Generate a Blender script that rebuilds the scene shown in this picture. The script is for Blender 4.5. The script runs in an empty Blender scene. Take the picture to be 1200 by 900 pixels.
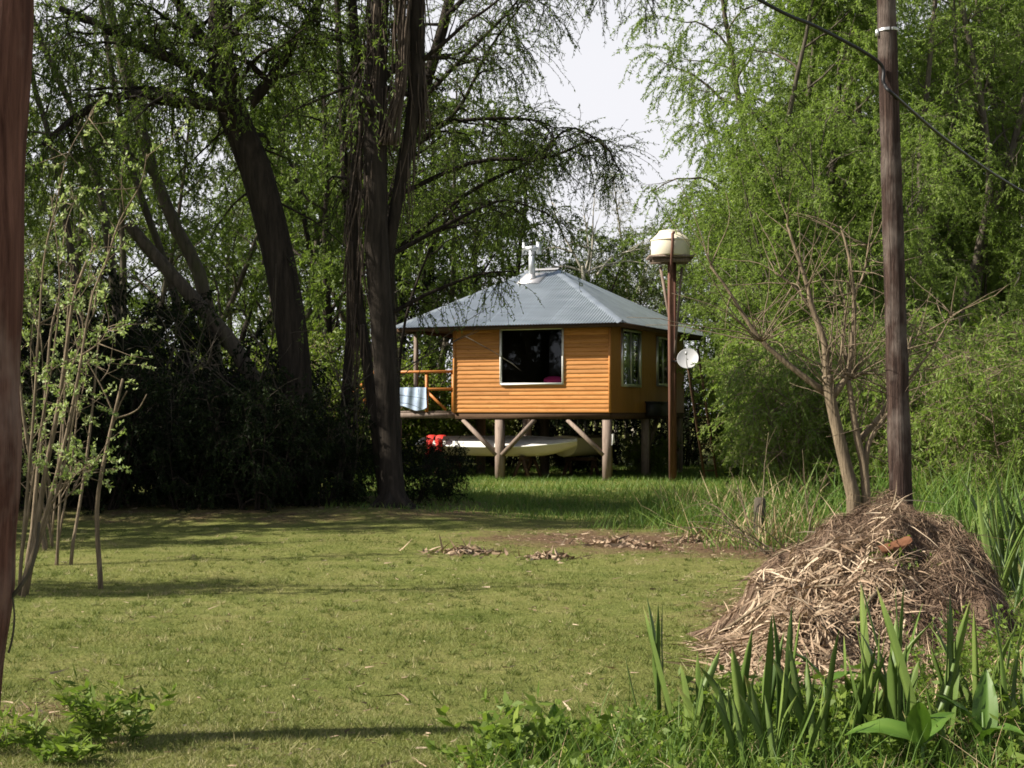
import bpy, math
import numpy as np
from mathutils import Vector, Matrix

sc = bpy.context.scene
COL = sc.collection
F = 1800.0                      # focal length in pixels of the 1200 px wide photograph
CAMZ = 1.6
PITCH = math.atan(35.0 / F)
UP = np.array([0, 0, 1.0])
SUN_H = np.array([-0.988, -0.155, 0.0])      # horizontal direction towards the sun
SUN_EL = math.radians(39)

# ------------------------------------------------------------------ helpers
def at(px, py, Y):
    """world point at depth Y seen at photo pixel (px, py)"""
    a, b = (px - 600) / F, (450 - py) / F
    d = np.array([a, math.cos(PITCH) - b * math.sin(PITCH), math.sin(PITCH) + b * math.cos(PITCH)])
    return d / d[1] * Y + np.array([0, 0, CAMZ])

def srgb(r, g, b):
    f = lambda c: c / 12.92 if c <= 0.04045 else ((c + 0.055) / 1.055) ** 2.4
    return (f(r / 255), f(g / 255), f(b / 255))

def nrm(v):
    v = np.asarray(v, float)
    n = np.linalg.norm(v, axis=-1, keepdims=True)
    return v / np.maximum(n, 1e-9)

class MB:
    """collects quads; build() links them as one mesh object"""
    def __init__(s):
        s.V, s.Q, s.A, s.n = [], [], [], 0
    def add(s, V, Q, v=0.5):
        V = np.asarray(V, float).reshape(-1, 3); Q = np.asarray(Q, int).reshape(-1, 4)
        s.V.append(V); s.Q.append(Q + s.n)
        s.A.append(np.broadcast_to(np.asarray(v, float), (len(V),)) if np.ndim(v) == 0 else np.asarray(v, float))
        s.n += len(V)
        return s
    def box(s, c, size, R=None, v=0.5):
        h = np.array(size) / 2
        P = np.array([[x, y, z] for x in (-1, 1) for y in (-1, 1) for z in (-1, 1)]) * h
        if R is not None: P = P @ np.asarray(R).T
        Q = [[0, 1, 3, 2], [4, 6, 7, 5], [0, 4, 5, 1], [2, 3, 7, 6], [0, 2, 6, 4], [1, 5, 7, 3]]
        return s.add(P + np.array(c), Q, v)
    def bar(s, a, b, w, h=None, v=0.5, up=(0, 0, 1)):
        """rectangular bar from a to b"""
        a, b = np.array(a, float), np.array(b, float); h = h or w
        d = b - a; L = np.linalg.norm(d); d = d / L
        up = np.array(up, float)
        if abs(d @ up) > 0.98: up = np.array([0, 1.0, 0])
        x = nrm(np.cross(d, up)); z = np.cross(x, d)
        return s.box((a + b) / 2, (w, L, h), np.stack([x, d, z], 1), v)
    def tube(s, P, R, k=6, v=0.5, cap=True):
        P = np.asarray(P, float); n = len(P)
        R = np.broadcast_to(np.asarray(R, float), (n,)).copy()
        if cap:
            P = np.vstack([P, P[-1:] + nrm(P[-1] - P[-2]) * R[-1] * 0.3]); R = np.append(R, R[-1] * 0.02)
            P = np.vstack([P[:1], P]); R = np.append(R[0] * 0.02, R); n += 2
        T = nrm(np.gradient(P, axis=0) + 1e-9)
        ref = np.array([0, 1.0, 0]) if abs(T[n // 2] @ np.array([0, 1.0, 0])) < 0.9 else np.array([1.0, 0, 0])
        N = nrm(ref - T * (T @ ref)[:, None]); B = np.cross(T, N)
        a = np.arange(k) * 2 * math.pi / k
        V = P[:, None] + R[:, None, None] * (np.cos(a)[None, :, None] * N[:, None] + np.sin(a)[None, :, None] * B[:, None])
        i = np.arange(n - 1)[:, None] * k; j = np.arange(k)[None]; j2 = (j + 1) % k
        Q = np.stack([i + j, i + j2, i + k + j2, i + k + j], -1).reshape(-1, 4)
        return s.add(V.reshape(-1, 3), Q, v)
    def lathe(s, prof, k=24, c=(0, 0, 0), v=0.5):
        prof = np.array(prof, float); n = len(prof); a = np.arange(k) * 2 * math.pi / k
        V = np.stack([prof[:, :1] * np.cos(a), prof[:, :1] * np.sin(a), np.repeat(prof[:, 1:2], k, 1)], -1).reshape(-1, 3) + np.array(c)
        i = np.arange(n - 1)[:, None] * k; j = np.arange(k)[None]; j2 = (j + 1) % k
        return s.add(V, np.stack([i + j, i + j2, i + k + j2, i + k + j], -1).reshape(-1, 4), v)
    def grid(s, P, v=0.5):
        """P (m,n,3) sheet of points"""
        m, n = P.shape[:2]
        i = np.arange(m - 1)[:, None] * n; j = np.arange(n - 1)[None]
        return s.add(P.reshape(-1, 3), np.stack([i + j, i + j + 1, i + n + j + 1, i + n + j], -1).reshape(-1, 4),
                     v if np.ndim(v) == 0 else np.asarray(v).reshape(-1))
    def leaves(s, P, D, L, W, rng, v):
        P = np.asarray(P); n = len(P); D = nrm(D)
        S = nrm(np.cross(D, rng.normal(size=(n, 3)) + 1e-6)); Nn = np.cross(D, S)
        L = np.broadcast_to(L, (n,))[:, None]; W = np.broadcast_to(W, (n,))[:, None]
        m = P + D * L * 0.45 - Nn * W * 0.12
        V = np.stack([P, m + S * W / 2, P + D * L - Nn * L * 0.08, m - S * W / 2], 1).reshape(-1, 3)
        return s.add(V, np.arange(4 * n).reshape(-1, 4), np.repeat(np.broadcast_to(v, (n,)), 4))
    def blades(s, P, D, L, W, bend, rng, v, seg=3):
        """thin curved strips: base P, direction D, bending towards bend (n,3)"""
        n = len(P); D = nrm(D)
        S = nrm(np.cross(D, nrm(rng.normal(size=(n, 3)))))
        t = np.linspace(0, 1, seg + 1)[None, :, None]
        L = np.broadcast_to(L, (n,))[:, None, None]; W = np.broadcast_to(W, (n,))[:, None, None]
        C = P[:, None] + D[:, None] * L * t + np.asarray(bend)[:, None] * L * t ** 2
        w = W * (1 - 0.92 * t ** 2) / 2
        V = np.stack([C - S[:, None] * w, C + S[:, None] * w], 2)          # n, seg+1, 2, 3
        b = (np.arange(n) * 2 * (seg + 1))[:, None]; k = np.arange(seg)[None] * 2
        Q = np.stack([b + k, b + k + 1, b + k + 3, b + k + 2], -1).reshape(-1, 4)
        return s.add(V.reshape(-1, 3), Q, np.repeat(np.broadcast_to(v, (n,)), 2 * (seg + 1)))
    def mesh(s, name, smooth=False):
        me = bpy.data.meshes.new(name)
        V = np.concatenate(s.V); Q = np.concatenate(s.Q); A = np.concatenate(s.A)
        me.vertices.add(len(V)); me.vertices.foreach_set('co', V.astype(np.float32).ravel())
        me.loops.add(Q.size); me.loops.foreach_set('vertex_index', Q.astype(np.int32).ravel())
        me.polygons.add(len(Q)); me.polygons.foreach_set('loop_start', (np.arange(len(Q)) * 4).astype(np.int32))
        me.update(calc_edges=True)
        me.attributes.new('v', 'FLOAT', 'POINT').data.foreach_set('value', A.astype(np.float32))
        if smooth: me.polygons.foreach_set('use_smooth', np.ones(len(Q), bool))
        return me
    def build(s, name, mat, parent=None, smooth=False):
        me = s.mesh(name, smooth); me.materials.append(mat)
        o = bpy.data.objects.new(name, me); COL.objects.link(o)
        if parent is not None: o.parent = parent
        return o

def tag(o, label=None, cat=None, group=None, kind=None):
    if label: o['label'] = label
    if cat: o['category'] = cat
    if group: o['group'] = group
    if kind: o['kind'] = kind
    return o

def empty(name, loc=(0, 0, 0), rz=0.0, label=None, cat=None, group=None):
    o = bpy.data.objects.new(name, None); COL.objects.link(o)
    o.location = loc; o.rotation_euler = (0, 0, rz); o.empty_display_size = 0.2
    return tag(o, label, cat, group)

def copy_tree(o, parent=None):
    c = o.copy(); COL.objects.link(c)
    if parent is not None: c.parent = parent
    for ch in list(o.children): copy_tree(ch, c)
    return c

def fnoise(x, y, seed=0, oct=4, sc0=1.0):
    """cheap smooth 2-D noise from summed sines"""
    r = np.random.default_rng(seed); out = 0; amp = 1; tot = 0
    for o in range(oct):
        for _ in range(3):
            a = r.uniform(0, 2 * math.pi); k = sc0 * 2 ** o * r.uniform(0.7, 1.3); p = r.uniform(0, 6.28)
            out = out + amp * np.sin(k * (x * math.cos(a) + y * math.sin(a)) + p)
        tot += amp * 1.7; amp *= 0.55
    return out / tot

# ------------------------------------------------------------------ materials
class NT:
    def __init__(s, name):
        s.m = bpy.data.materials.new(name); s.m.use_nodes = True
        s.t = s.m.node_tree; s.t.nodes.clear(); s.out = s.n('ShaderNodeOutputMaterial')
    def n(s, typ, **kw):
        nd = s.t.nodes.new(typ)
        for k, v in kw.items(): setattr(nd, k, v)
        return nd
    def l(s, a, b): s.t.links.new(a, b)
    def ramp(s, fac, stops):
        r = s.n('ShaderNodeValToRGB'); e = r.color_ramp.elements
        while len(e) < len(stops): e.new(0.5)
        for el, (p, c) in zip(e, stops): el.position = p; el.color = (*c, 1)
        s.l(fac, r.inputs[0]); return r.outputs[0]
    def noise(s, scale, detail=4, rough=0.6, vec=None, dist=0.0):
        nd = s.n('ShaderNodeTexNoise'); nd.inputs['Scale'].default_value = scale
        nd.inputs['Detail'].default_value = detail; nd.inputs['Roughness'].default_value = rough
        nd.inputs['Distortion'].default_value = dist
        if vec is not None: s.l(vec, nd.inputs['Vector'])
        return nd.outputs['Fac']
    def coord(s, scale=(1, 1, 1), kind='Object'):
        tc = s.n('ShaderNodeTexCoord'); mp = s.n('ShaderNodeMapping')
        mp.inputs['Scale'].default_value = scale; s.l(tc.outputs[kind], mp.inputs[0]); return mp.outputs[0]
    def attr(s, name='v'):
        return s.n('ShaderNodeAttribute', attribute_name=name).outputs['Fac']
    def math(s, op, a, b):
        nd = s.n('ShaderNodeMath', operation=op)
        for i, x in enumerate((a, b)):
            if isinstance(x, (int, float)): nd.inputs[i].default_value = x
            else: s.l(x, nd.inputs[i])
        return nd.outputs[0]
    def mix(s, fac, a, b, mode='MIX'):
        nd = s.n('ShaderNodeMix', data_type='RGBA', blend_type=mode)
        for sock, x in ((nd.inputs[0], fac), (nd.inputs[6], a), (nd.inputs[7], b)):
            if isinstance(x, (int, float)): sock.default_value = x
            elif isinstance(x, tuple): sock.default_value = (*x, 1)
            else: s.l(x, sock)
        return nd.outputs[2]
    def bump(s, h, strength=0.5, dist=0.02):
        b = s.n('ShaderNodeBump'); b.inputs['Strength'].default_value = strength; b.inputs['Distance'].default_value = dist
        s.l(h, b.inputs['Height']); return b.outputs[0]
    def bsdf(s, col, rough=0.7, metal=0.0, spec=0.3, normal=None):
        p = s.n('ShaderNodeBsdfPrincipled')
        for k, x in (('Base Color', col), ('Roughness', rough), ('Metallic', metal), ('Specular IOR Level', spec)):
            if isinstance(x, tuple): p.inputs[k].default_value = (*x, 1)
            elif isinstance(x, (int, float)): p.inputs[k].default_value = x
            else: s.l(x, p.inputs[k])
        if normal is not None: s.l(normal, p.inputs['Normal'])
        return p
    def done(s, sh):
        s.l(sh.outputs[0] if hasattr(sh, 'outputs') else sh, s.out.inputs[0]); return s.m

def leaf_mat(name, cols, trans=0.35, rough=0.5, spec=0.25):
    t = NT(name)
    f = t.math('ADD', t.math('MULTIPLY', t.attr(), 0.85), t.math('MULTIPLY', t.noise(0.7, 2), 0.15))
    c = t.ramp(f, [(i / (len(cols) - 1), c) for i, c in enumerate(cols)])
    p = t.bsdf(c, rough, spec=spec)
    tr = t.n('ShaderNodeBsdfTranslucent')
    t.l(t.mix(0.6, c, (0.9, 1.0, 0.35), 'MULTIPLY'), tr.inputs[0])
    mx = t.n('ShaderNodeMixShader'); mx.inputs[0].default_value = trans
    t.l(p.outputs[0], mx.inputs[1]); t.l(tr.outputs[0], mx.inputs[2])
    return t.done(mx)

def bark_mat(name, c0, c1, scale=1.0, stretch=0.12, bump=0.8, lichen=None):
    t = NT(name); v = t.coord((6 * scale, 6 * scale, 6 * scale * stretch))
    n1 = t.noise(2.2, 6, 0.65, v, 0.4)
    c = t.ramp(n1, [(0.3, c0), (0.55, tuple((a + b) / 2 for a, b in zip(c0, c1))), (0.75, c1)])
    if lichen:
        n2 = t.noise(3.0, 4, 0.6, t.coord((1, 1, 0.5)))
        c = t.mix(t.ramp(n2, [(0.5, (0, 0, 0)), (0.7, (0.6, 0.6, 0.6))]), c, lichen)
    return t.done(t.bsdf(c, 0.9, spec=0.15, normal=t.bump(n1, bump, 0.03)))

def wood_mat(name, c0, c1, axis='x', rough=0.5, spec=0.3, var=0.35, bump=0.2):
    t = NT(name); sc_ = {'x': (0.6, 9, 9), 'y': (9, 0.6, 9), 'z': (9, 9, 0.6)}[axis]
    n1 = t.noise(3.0, 5, 0.6, t.coord(sc_), 0.6)
    k = t.noise(4.5, 2, 0.5, t.coord((1.6, 2, 5) if axis == 'x' else (2, 2, 1)))
    c = t.ramp(n1, [(0.3, c0), (0.7, c1)])
    c = t.mix(t.ramp(k, [(0.60, (0, 0, 0)), (0.75, (0.55,) * 3)]), c, tuple(x * 0.55 for x in c0))
    c = t.mix(1.0, c, t.ramp(t.attr(), [(0, (1 - var,) * 3), (1, (1, 1, 1))]), 'MULTIPLY')
    return t.done(t.bsdf(c, rough, spec=spec, normal=t.bump(n1, bump, 0.01)))

def plain_mat(name, col, rough=0.6, metal=0.0, spec=0.3, noise=0.25, scale=6):
    t = NT(name); n = t.noise(scale, 5, 0.65, t.coord())
    c = t.mix(n, tuple(x * (1 - noise) for x in col), tuple(min(1, x * (1 + noise)) for x in col))
    return t.done(t.bsdf(c, rough, metal, spec, t.bump(n, 0.15, 0.01)))

M = {}
M['willow'] = leaf_mat('willow_leaf', [(0.105, 0.160, 0.030), (0.19, 0.275, 0.052), (0.30, 0.38, 0.11)], 0.58)
M['mid'] = leaf_mat('mid_leaf', [(0.050, 0.080, 0.016), (0.115, 0.17, 0.030), (0.20, 0.26, 0.055)], 0.54)
M['pale'] = leaf_mat('pale_leaf', [(0.07, 0.09, 0.03), (0.12, 0.15, 0.05), (0.20, 0.23, 0.09)], 0.35)
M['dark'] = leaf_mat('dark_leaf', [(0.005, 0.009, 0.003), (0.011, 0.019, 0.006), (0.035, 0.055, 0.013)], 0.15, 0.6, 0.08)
M['bush'] = leaf_mat('bush_leaf', [(0.065, 0.10, 0.012), (0.135, 0.195, 0.024), (0.22, 0.28, 0.045)], 0.48)
M['blossom'] = leaf_mat('blossom_leaf', [(0.10, 0.17, 0.03), (0.24, 0.32, 0.09), (0.50, 0.55, 0.30)], 0.4)
M['iris'] = leaf_mat('iris_leaf', [(0.045, 0.085, 0.020), (0.11, 0.175, 0.038), (0.20, 0.27, 0.065), (0.34, 0.25, 0.12)], 0.35, 0.45, 0.3)
M['canna'] = leaf_mat('canna_leaf', [(0.05, 0.11, 0.015), (0.085, 0.16, 0.022), (0.12, 0.2, 0.03)], 0.35, 0.4, 0.35)
M['weed'] = leaf_mat('weed_leaf', [(0.065, 0.115, 0.018), (0.145, 0.215, 0.034), (0.24, 0.31, 0.06)], 0.48)
M['grass'] = leaf_mat('grass_blade', [(0.080, 0.108, 0.024), (0.150, 0.178, 0.044), (0.25, 0.25, 0.095), (0.38, 0.32, 0.19)], 0.25, 0.6, 0.15)
M['tallgrass'] = leaf_mat('tall_grass_blade', [(0.05, 0.10, 0.015), (0.10, 0.18, 0.03), (0.22, 0.26, 0.06)], 0.35)
M['dry'] = leaf_mat('dry_reed', [(0.13, 0.085, 0.045), (0.34, 0.25, 0.14), (0.60, 0.48, 0.31)], 0.15, 0.7, 0.15)
M['straw'] = leaf_mat('heap_straw', [(0.045, 0.028, 0.019), (0.17, 0.112, 0.072), (0.33, 0.24, 0.16), (0.54, 0.44, 0.31)], 0.06, 0.7, 0.2)
M['bark_dark'] = bark_mat('dark_bark', (0.010, 0.008, 0.006), (0.052, 0.041, 0.031))
M['bark_grey'] = bark_mat('grey_bark', (0.035, 0.030, 0.022), (0.15, 0.125, 0.095), lichen=(0.08, 0.09, 0.035))
M['bark_tan'] = bark_mat('tan_bark', (0.085, 0.065, 0.042), (0.29, 0.225, 0.15), 2.4)
M['bark_pale'] = bark_mat('pale_bark', (0.25, 0.23, 0.18), (0.5, 0.46, 0.38), 1.5)
M['bark_hang'] = bark_mat('hanging_bark', (0.03, 0.022, 0.017), (0.15, 0.115, 0.085), 1.5)
M['pole'] = bark_mat('pole_wood', (0.012, 0.007, 0.006), (0.10, 0.064, 0.050), 2.6, 0.045, 1.6, lichen=(0.25, 0.21, 0.18))
M['redpole'] = bark_mat('red_pole_wood', (0.045, 0.018, 0.013), (0.235, 0.112, 0.082), 1.9, 0.05, 1.2, lichen=(0.33, 0.23, 0.19))
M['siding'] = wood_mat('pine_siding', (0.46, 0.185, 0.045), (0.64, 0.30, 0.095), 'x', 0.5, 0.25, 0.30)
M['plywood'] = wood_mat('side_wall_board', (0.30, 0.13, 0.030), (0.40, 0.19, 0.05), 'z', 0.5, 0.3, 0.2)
M['rail'] = wood_mat('orange_rail_wood', (0.42, 0.14, 0.03), (0.60, 0.24, 0.06), 'x', 0.5)
M['postwood'] = wood_mat('grey_post_wood', (0.17, 0.125, 0.10), (0.31, 0.245, 0.20), 'z', 0.8, 0.15)
M['beam'] = wood_mat('dark_beam_wood', (0.05, 0.03, 0.018), (0.12, 0.07, 0.04), 'x', 0.8, 0.15)
M['redpost'] = wood_mat('red_post_wood', (0.075, 0.033, 0.022), (0.19, 0.088, 0.058), 'z', 0.75)
M['white'] = plain_mat('white_frame_paint', (0.78, 0.77, 0.74), 0.4, noise=0.06)
M['alu'] = plain_mat('aluminium_frame', (0.55, 0.56, 0.57), 0.35, 0.7, noise=0.1)
M['flue'] = plain_mat('galvanised_flue', (0.50, 0.52, 0.54), 0.4, 0.6, noise=0.12)
M['tank'] = plain_mat('cream_tank', (0.66, 0.60, 0.47), 0.6, noise=0.10, scale=4)
M['boat'] = plain_mat('white_boat', (0.74, 0.73, 0.68), 0.35, noise=0.06)
M['hull'] = plain_mat('cream_hull', (0.55, 0.48, 0.35), 0.45, noise=0.15)
M['red'] = plain_mat('red_cloth', (0.55, 0.03, 0.02), 0.7, noise=0.2)
M['pink'] = plain_mat('pink_cloth', (0.85, 0.06, 0.28), 0.8, noise=0.1)
M['blue'] = plain_mat('blue_white_cloth', (0.42, 0.52, 0.72), 0.85, noise=0.5, scale=5)
M['curtain'] = plain_mat('pale_curtain', (0.35, 0.36, 0.33), 0.9, noise=0.15)
M['room'] = plain_mat('dark_room_wood', (0.10, 0.06, 0.035), 0.7)
M['cable'] = plain_mat('black_cable', (0.012, 0.012, 0.013), 0.5)
M['dish'] = plain_mat('grey_dish', (0.36, 0.36, 0.37), 0.5, noise=0.08)
M['darkmetal'] = plain_mat('dark_metal', (0.03, 0.03, 0.032), 0.5, noise=0.3)
M['clay'] = plain_mat('orange_clay', (0.13, 0.055, 0.025), 0.85, noise=0.5, scale=12)
M['tin'] = plain_mat('flashing', (0.60, 0.58, 0.58), 0.45, 0.5, noise=0.25)

def roof_mat():
    t = NT('corrugated_zinc'); n = t.noise(2.2, 5, 0.6, t.coord((0.6, 2.5, 2.5)))
    c = t.ramp(n, [(0.3, (0.35, 0.39, 0.42)), (0.7, (0.48, 0.53, 0.57))])
    c = t.mix(1.0, c, t.ramp(t.attr(), [(0, (.86,) * 3), (.7, (1, 1, 1)), (1, (1.25,) * 3)]), 'MULTIPLY')
    return t.done(t.bsdf(c, t.ramp(n, [(0.3, (0.36,) * 3), (0.7, (0.5,) * 3)]), 0.75, 0.5))
M['roof'] = roof_mat()

def glass_mat():
    t = NT('window_glass'); g = t.n('ShaderNodeBsdfGlossy'); g.inputs['Roughness'].default_value = 0.02
    g.inputs[0].default_value = (0.9, 0.95, 1, 1)
    tr = t.n('ShaderNodeBsdfTransparent'); tr.inputs[0].default_value = (0.75, 0.8, 0.8, 1)
    lw = t.n('ShaderNodeFresnel'); lw.inputs[0].default_value = 1.45
    mx = t.n('ShaderNodeMixShader'); t.l(lw.outputs[0], mx.inputs[0]); t.l(tr.outputs[0], mx.inputs[1]); t.l(g.outputs[0], mx.inputs[2])
    return t.done(mx)
M['glass'] = glass_mat()

def ground_mat():
    t = NT('ground_lawn'); v = t.coord()
    big = t.noise(0.35, 4, 0.6, v); mid = t.noise(1.6, 5, 0.65, v); fine = t.noise(22, 6, 0.75, v); vfine = t.noise(90, 3, 0.7, v)
    g = t.ramp(mid, [(0.30, (0.085, 0.115, 0.026)), (0.5, (0.165, 0.185, 0.056)), (0.72, (0.24, 0.225, 0.095))])
    g = t.mix(t.ramp(big, [(0.4, (0, 0, 0)), (0.65, (0.5,) * 3)]), g, (0.19, 0.185, 0.065))
    g = t.mix(0.75, g, t.ramp(fine, [(0.3, (0.45, 0.45, 0.40)), (0.5, (0.9, 0.9, 0.85)), (0.7, (1.35, 1.25, 1.15))]), 'MULTIPLY')
    g = t.mix(0.6, g, t.ramp(vfine, [(0.3, (0.55,) * 3), (0.7, (1.4, 1.35, 1.25))]), 'MULTIPLY')
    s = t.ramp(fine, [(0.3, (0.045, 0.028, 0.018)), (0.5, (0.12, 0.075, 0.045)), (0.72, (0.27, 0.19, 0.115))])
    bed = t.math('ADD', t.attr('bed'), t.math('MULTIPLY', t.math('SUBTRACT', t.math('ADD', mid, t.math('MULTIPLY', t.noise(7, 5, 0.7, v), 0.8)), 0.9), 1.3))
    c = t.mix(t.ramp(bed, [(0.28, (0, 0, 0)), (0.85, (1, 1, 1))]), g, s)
    h = t.math('ADD', fine, t.math('MULTIPLY', vfine, 0.5))
    return t.done(t.bsdf(c, 0.95, spec=0.05, normal=t.bump(h, 0.9, 0.03)))
M['ground'] = ground_mat()

# ------------------------------------------------------------------ ground
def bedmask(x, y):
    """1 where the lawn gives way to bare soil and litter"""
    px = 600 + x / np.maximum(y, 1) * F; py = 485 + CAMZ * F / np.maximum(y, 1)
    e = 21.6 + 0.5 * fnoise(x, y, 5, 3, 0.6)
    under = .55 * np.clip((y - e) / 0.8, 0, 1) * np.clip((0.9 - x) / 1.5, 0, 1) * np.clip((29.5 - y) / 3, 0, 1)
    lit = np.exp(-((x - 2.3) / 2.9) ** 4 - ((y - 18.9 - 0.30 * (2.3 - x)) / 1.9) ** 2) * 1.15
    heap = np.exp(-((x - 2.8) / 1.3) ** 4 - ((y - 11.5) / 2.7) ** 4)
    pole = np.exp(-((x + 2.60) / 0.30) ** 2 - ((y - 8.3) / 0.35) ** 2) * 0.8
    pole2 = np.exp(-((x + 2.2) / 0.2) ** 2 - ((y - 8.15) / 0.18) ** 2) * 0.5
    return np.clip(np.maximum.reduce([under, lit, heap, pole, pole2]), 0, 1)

def gz(x, y):
    x = np.asarray(x, float); y = np.asarray(y, float)
    near = np.clip((60 - y) / 30, 0, 1)
    return near * (0.035 * fnoise(x, y, 1, 3, 0.5) + 0.012 * fnoise(x, y, 2, 2, 2.5)
                   + 0.16 * np.clip((y - 21.6) / 1.5, 0, 1) * np.clip((0.6 - x) / 2.5, 0, 1) * np.clip((31 - y) / 4, 0, 1))

xs = np.unique(np.concatenate([np.linspace(-400, -30, 12), np.linspace(-30, 30, 241), np.linspace(30, 400, 12)]))
ys = np.unique(np.concatenate([np.linspace(-60, 0, 8), np.linspace(0, 48, 240), np.linspace(48, 120, 30), np.linspace(120, 900, 10)]))
X, Y = np.meshgrid(xs, ys, indexing='ij')
g = MB(); g.grid(np.stack([X, Y, gz(X, Y)], -1))
ground = g.build('ground', M['ground'], smooth=True)
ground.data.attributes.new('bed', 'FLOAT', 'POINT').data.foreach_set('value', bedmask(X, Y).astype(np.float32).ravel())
tag(ground, kind='structure')

def G(px, py):
    Yd = CAMZ * F / (py - 485.0)
    x = (px - 600) / F * Yd
    return np.array([x, Yd, float(gz(x, Yd))])

def on(px, Yd):
    x = (px - 600) / F * Yd
    return np.array([x, Yd, float(gz(x, Yd))])

# mown grass: short blades over the visible lawn, thinning with distance
rng = np.random.default_rng(11)
n = 330000
yy = 1 / (1 / 23.0 + rng.random(n) * (1 / 6.2 - 1 / 23.0)); xx = (rng.random(n) - 0.5) * 0.74 * yy + 0.0
keep = rng.random(n) > np.clip(bedmask(xx, yy) * 1.6 - 0.25 + 0.3 * fnoise(xx, yy, 9, 3, 3), 0, 0.97)
xx, yy = xx[keep], yy[keep]; n = len(xx)
P = np.stack([xx, yy, gz(xx, yy) - 0.004], -1)
D = np.stack([rng.normal(0, .75, n), rng.normal(0, .75, n), np.ones(n)], -1)
tone = np.clip(0.40 + 0.30 * fnoise(xx, yy * .6, 21, 4, 0.9) + 0.15 * fnoise(xx, yy, 22, 3, 7) + rng.normal(0, 0.17, n), 0, 1)
L = (0.014 + 0.02 * rng.random(n)) * (1 + 0.5 * np.clip(fnoise(xx, yy, 33, 3, 1.6), -0.4, 1)); W = 0.0028 * (0.6 + yy / 10)
gb = MB(); gb.blades(P, D, L, W, rng.normal(0, .35, (n, 3)) * [1, 1, 0.2], rng, tone, seg=1)
nt_ = 3200; ty = 1 / (1 / 21.5 + rng.random(nt_) * (1 / 6.4 - 1 / 21.5)); tx_ = (rng.random(nt_) - .5) * .72 * ty
kk = 16; ox = np.repeat(tx_, kk) + rng.normal(0, .022, nt_ * kk); oy = np.repeat(ty, kk) + rng.normal(0, .022, nt_ * kk); n2 = nt_ * kk; tt = np.repeat(rng.choice([.12, .2, .9], nt_, p=[.55, .25, .2]), kk)
gb.blades(np.stack([ox, oy, gz(ox, oy) - .004], -1), np.stack([rng.normal(0, .6, n2), rng.normal(0, .6, n2), np.ones(n2)], -1), rng.uniform(.02, .06, n2), .004 * (.6 + oy / 10), rng.normal(0, .4, (n2, 3)) * [1, 1, .3], rng, np.clip(tt + rng.normal(0, .08, n2), 0, 1), seg=1)
tag(gb.build('lawn_grass', M['grass']), 'short mown yellow green lawn grass across the clearing', 'grass', kind='stuff')

# ------------------------------------------------------------------ trees
def curve(rng, p, d, L, n, wob, grav=0.0):
    out = [np.array(p, float)]; d = nrm(np.array(d, float)); st = L / n
    for i in range(n):
        d = nrm(d + rng.normal(0, wob, 3) + np.array([0, 0, -grav])); out.append(out[-1] + d * st)
    return np.array(out)

def smooth_path(P, n=16):
    P = np.array(P, float); t = np.linspace(0, len(P) - 1, n); out = []
    for u in t:
        i = min(int(u), len(P) - 2); f = u - i
        p0, p1, p2, p3 = P[max(i - 1, 0)], P[i], P[i + 1], P[min(i + 2, len(P) - 1)]
        out.append(0.5 * (2 * p1 + (p2 - p0) * f + (2 * p0 - 5 * p1 + 4 * p2 - p3) * f * f + (3 * p1 - p0 - 3 * p2 + p3) * f ** 3))
    return np.array(out)

def pick(P, t):
    u = t * (len(P) - 1); i = min(int(u), len(P) - 2); f = u - i
    return P[i] * (1 - f) + P[i + 1] * f, nrm(P[i + 1] - P[i])

def twig_leaves(rng, lf, T, k, L, W, v, spread=0.9, hang=0.3):
    u = rng.random(k) ** 0.8 * (len(T) - 1); i = np.minimum(u.astype(int), len(T) - 2); f = (u - i)[:, None]
    P = T[i] * (1 - f) + T[i + 1] * f; d = nrm(T[i + 1] - T[i])
    D = d + rng.normal(0, spread, (k, 3)) + np.array([0, 0, -hang])
    lf.leaves(P, D, L * rng.uniform(.6, 1.3, k), W * rng.uniform(.6, 1.3, k), rng, np.clip(v + rng.normal(0, .17, k), 0, 1))

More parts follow.
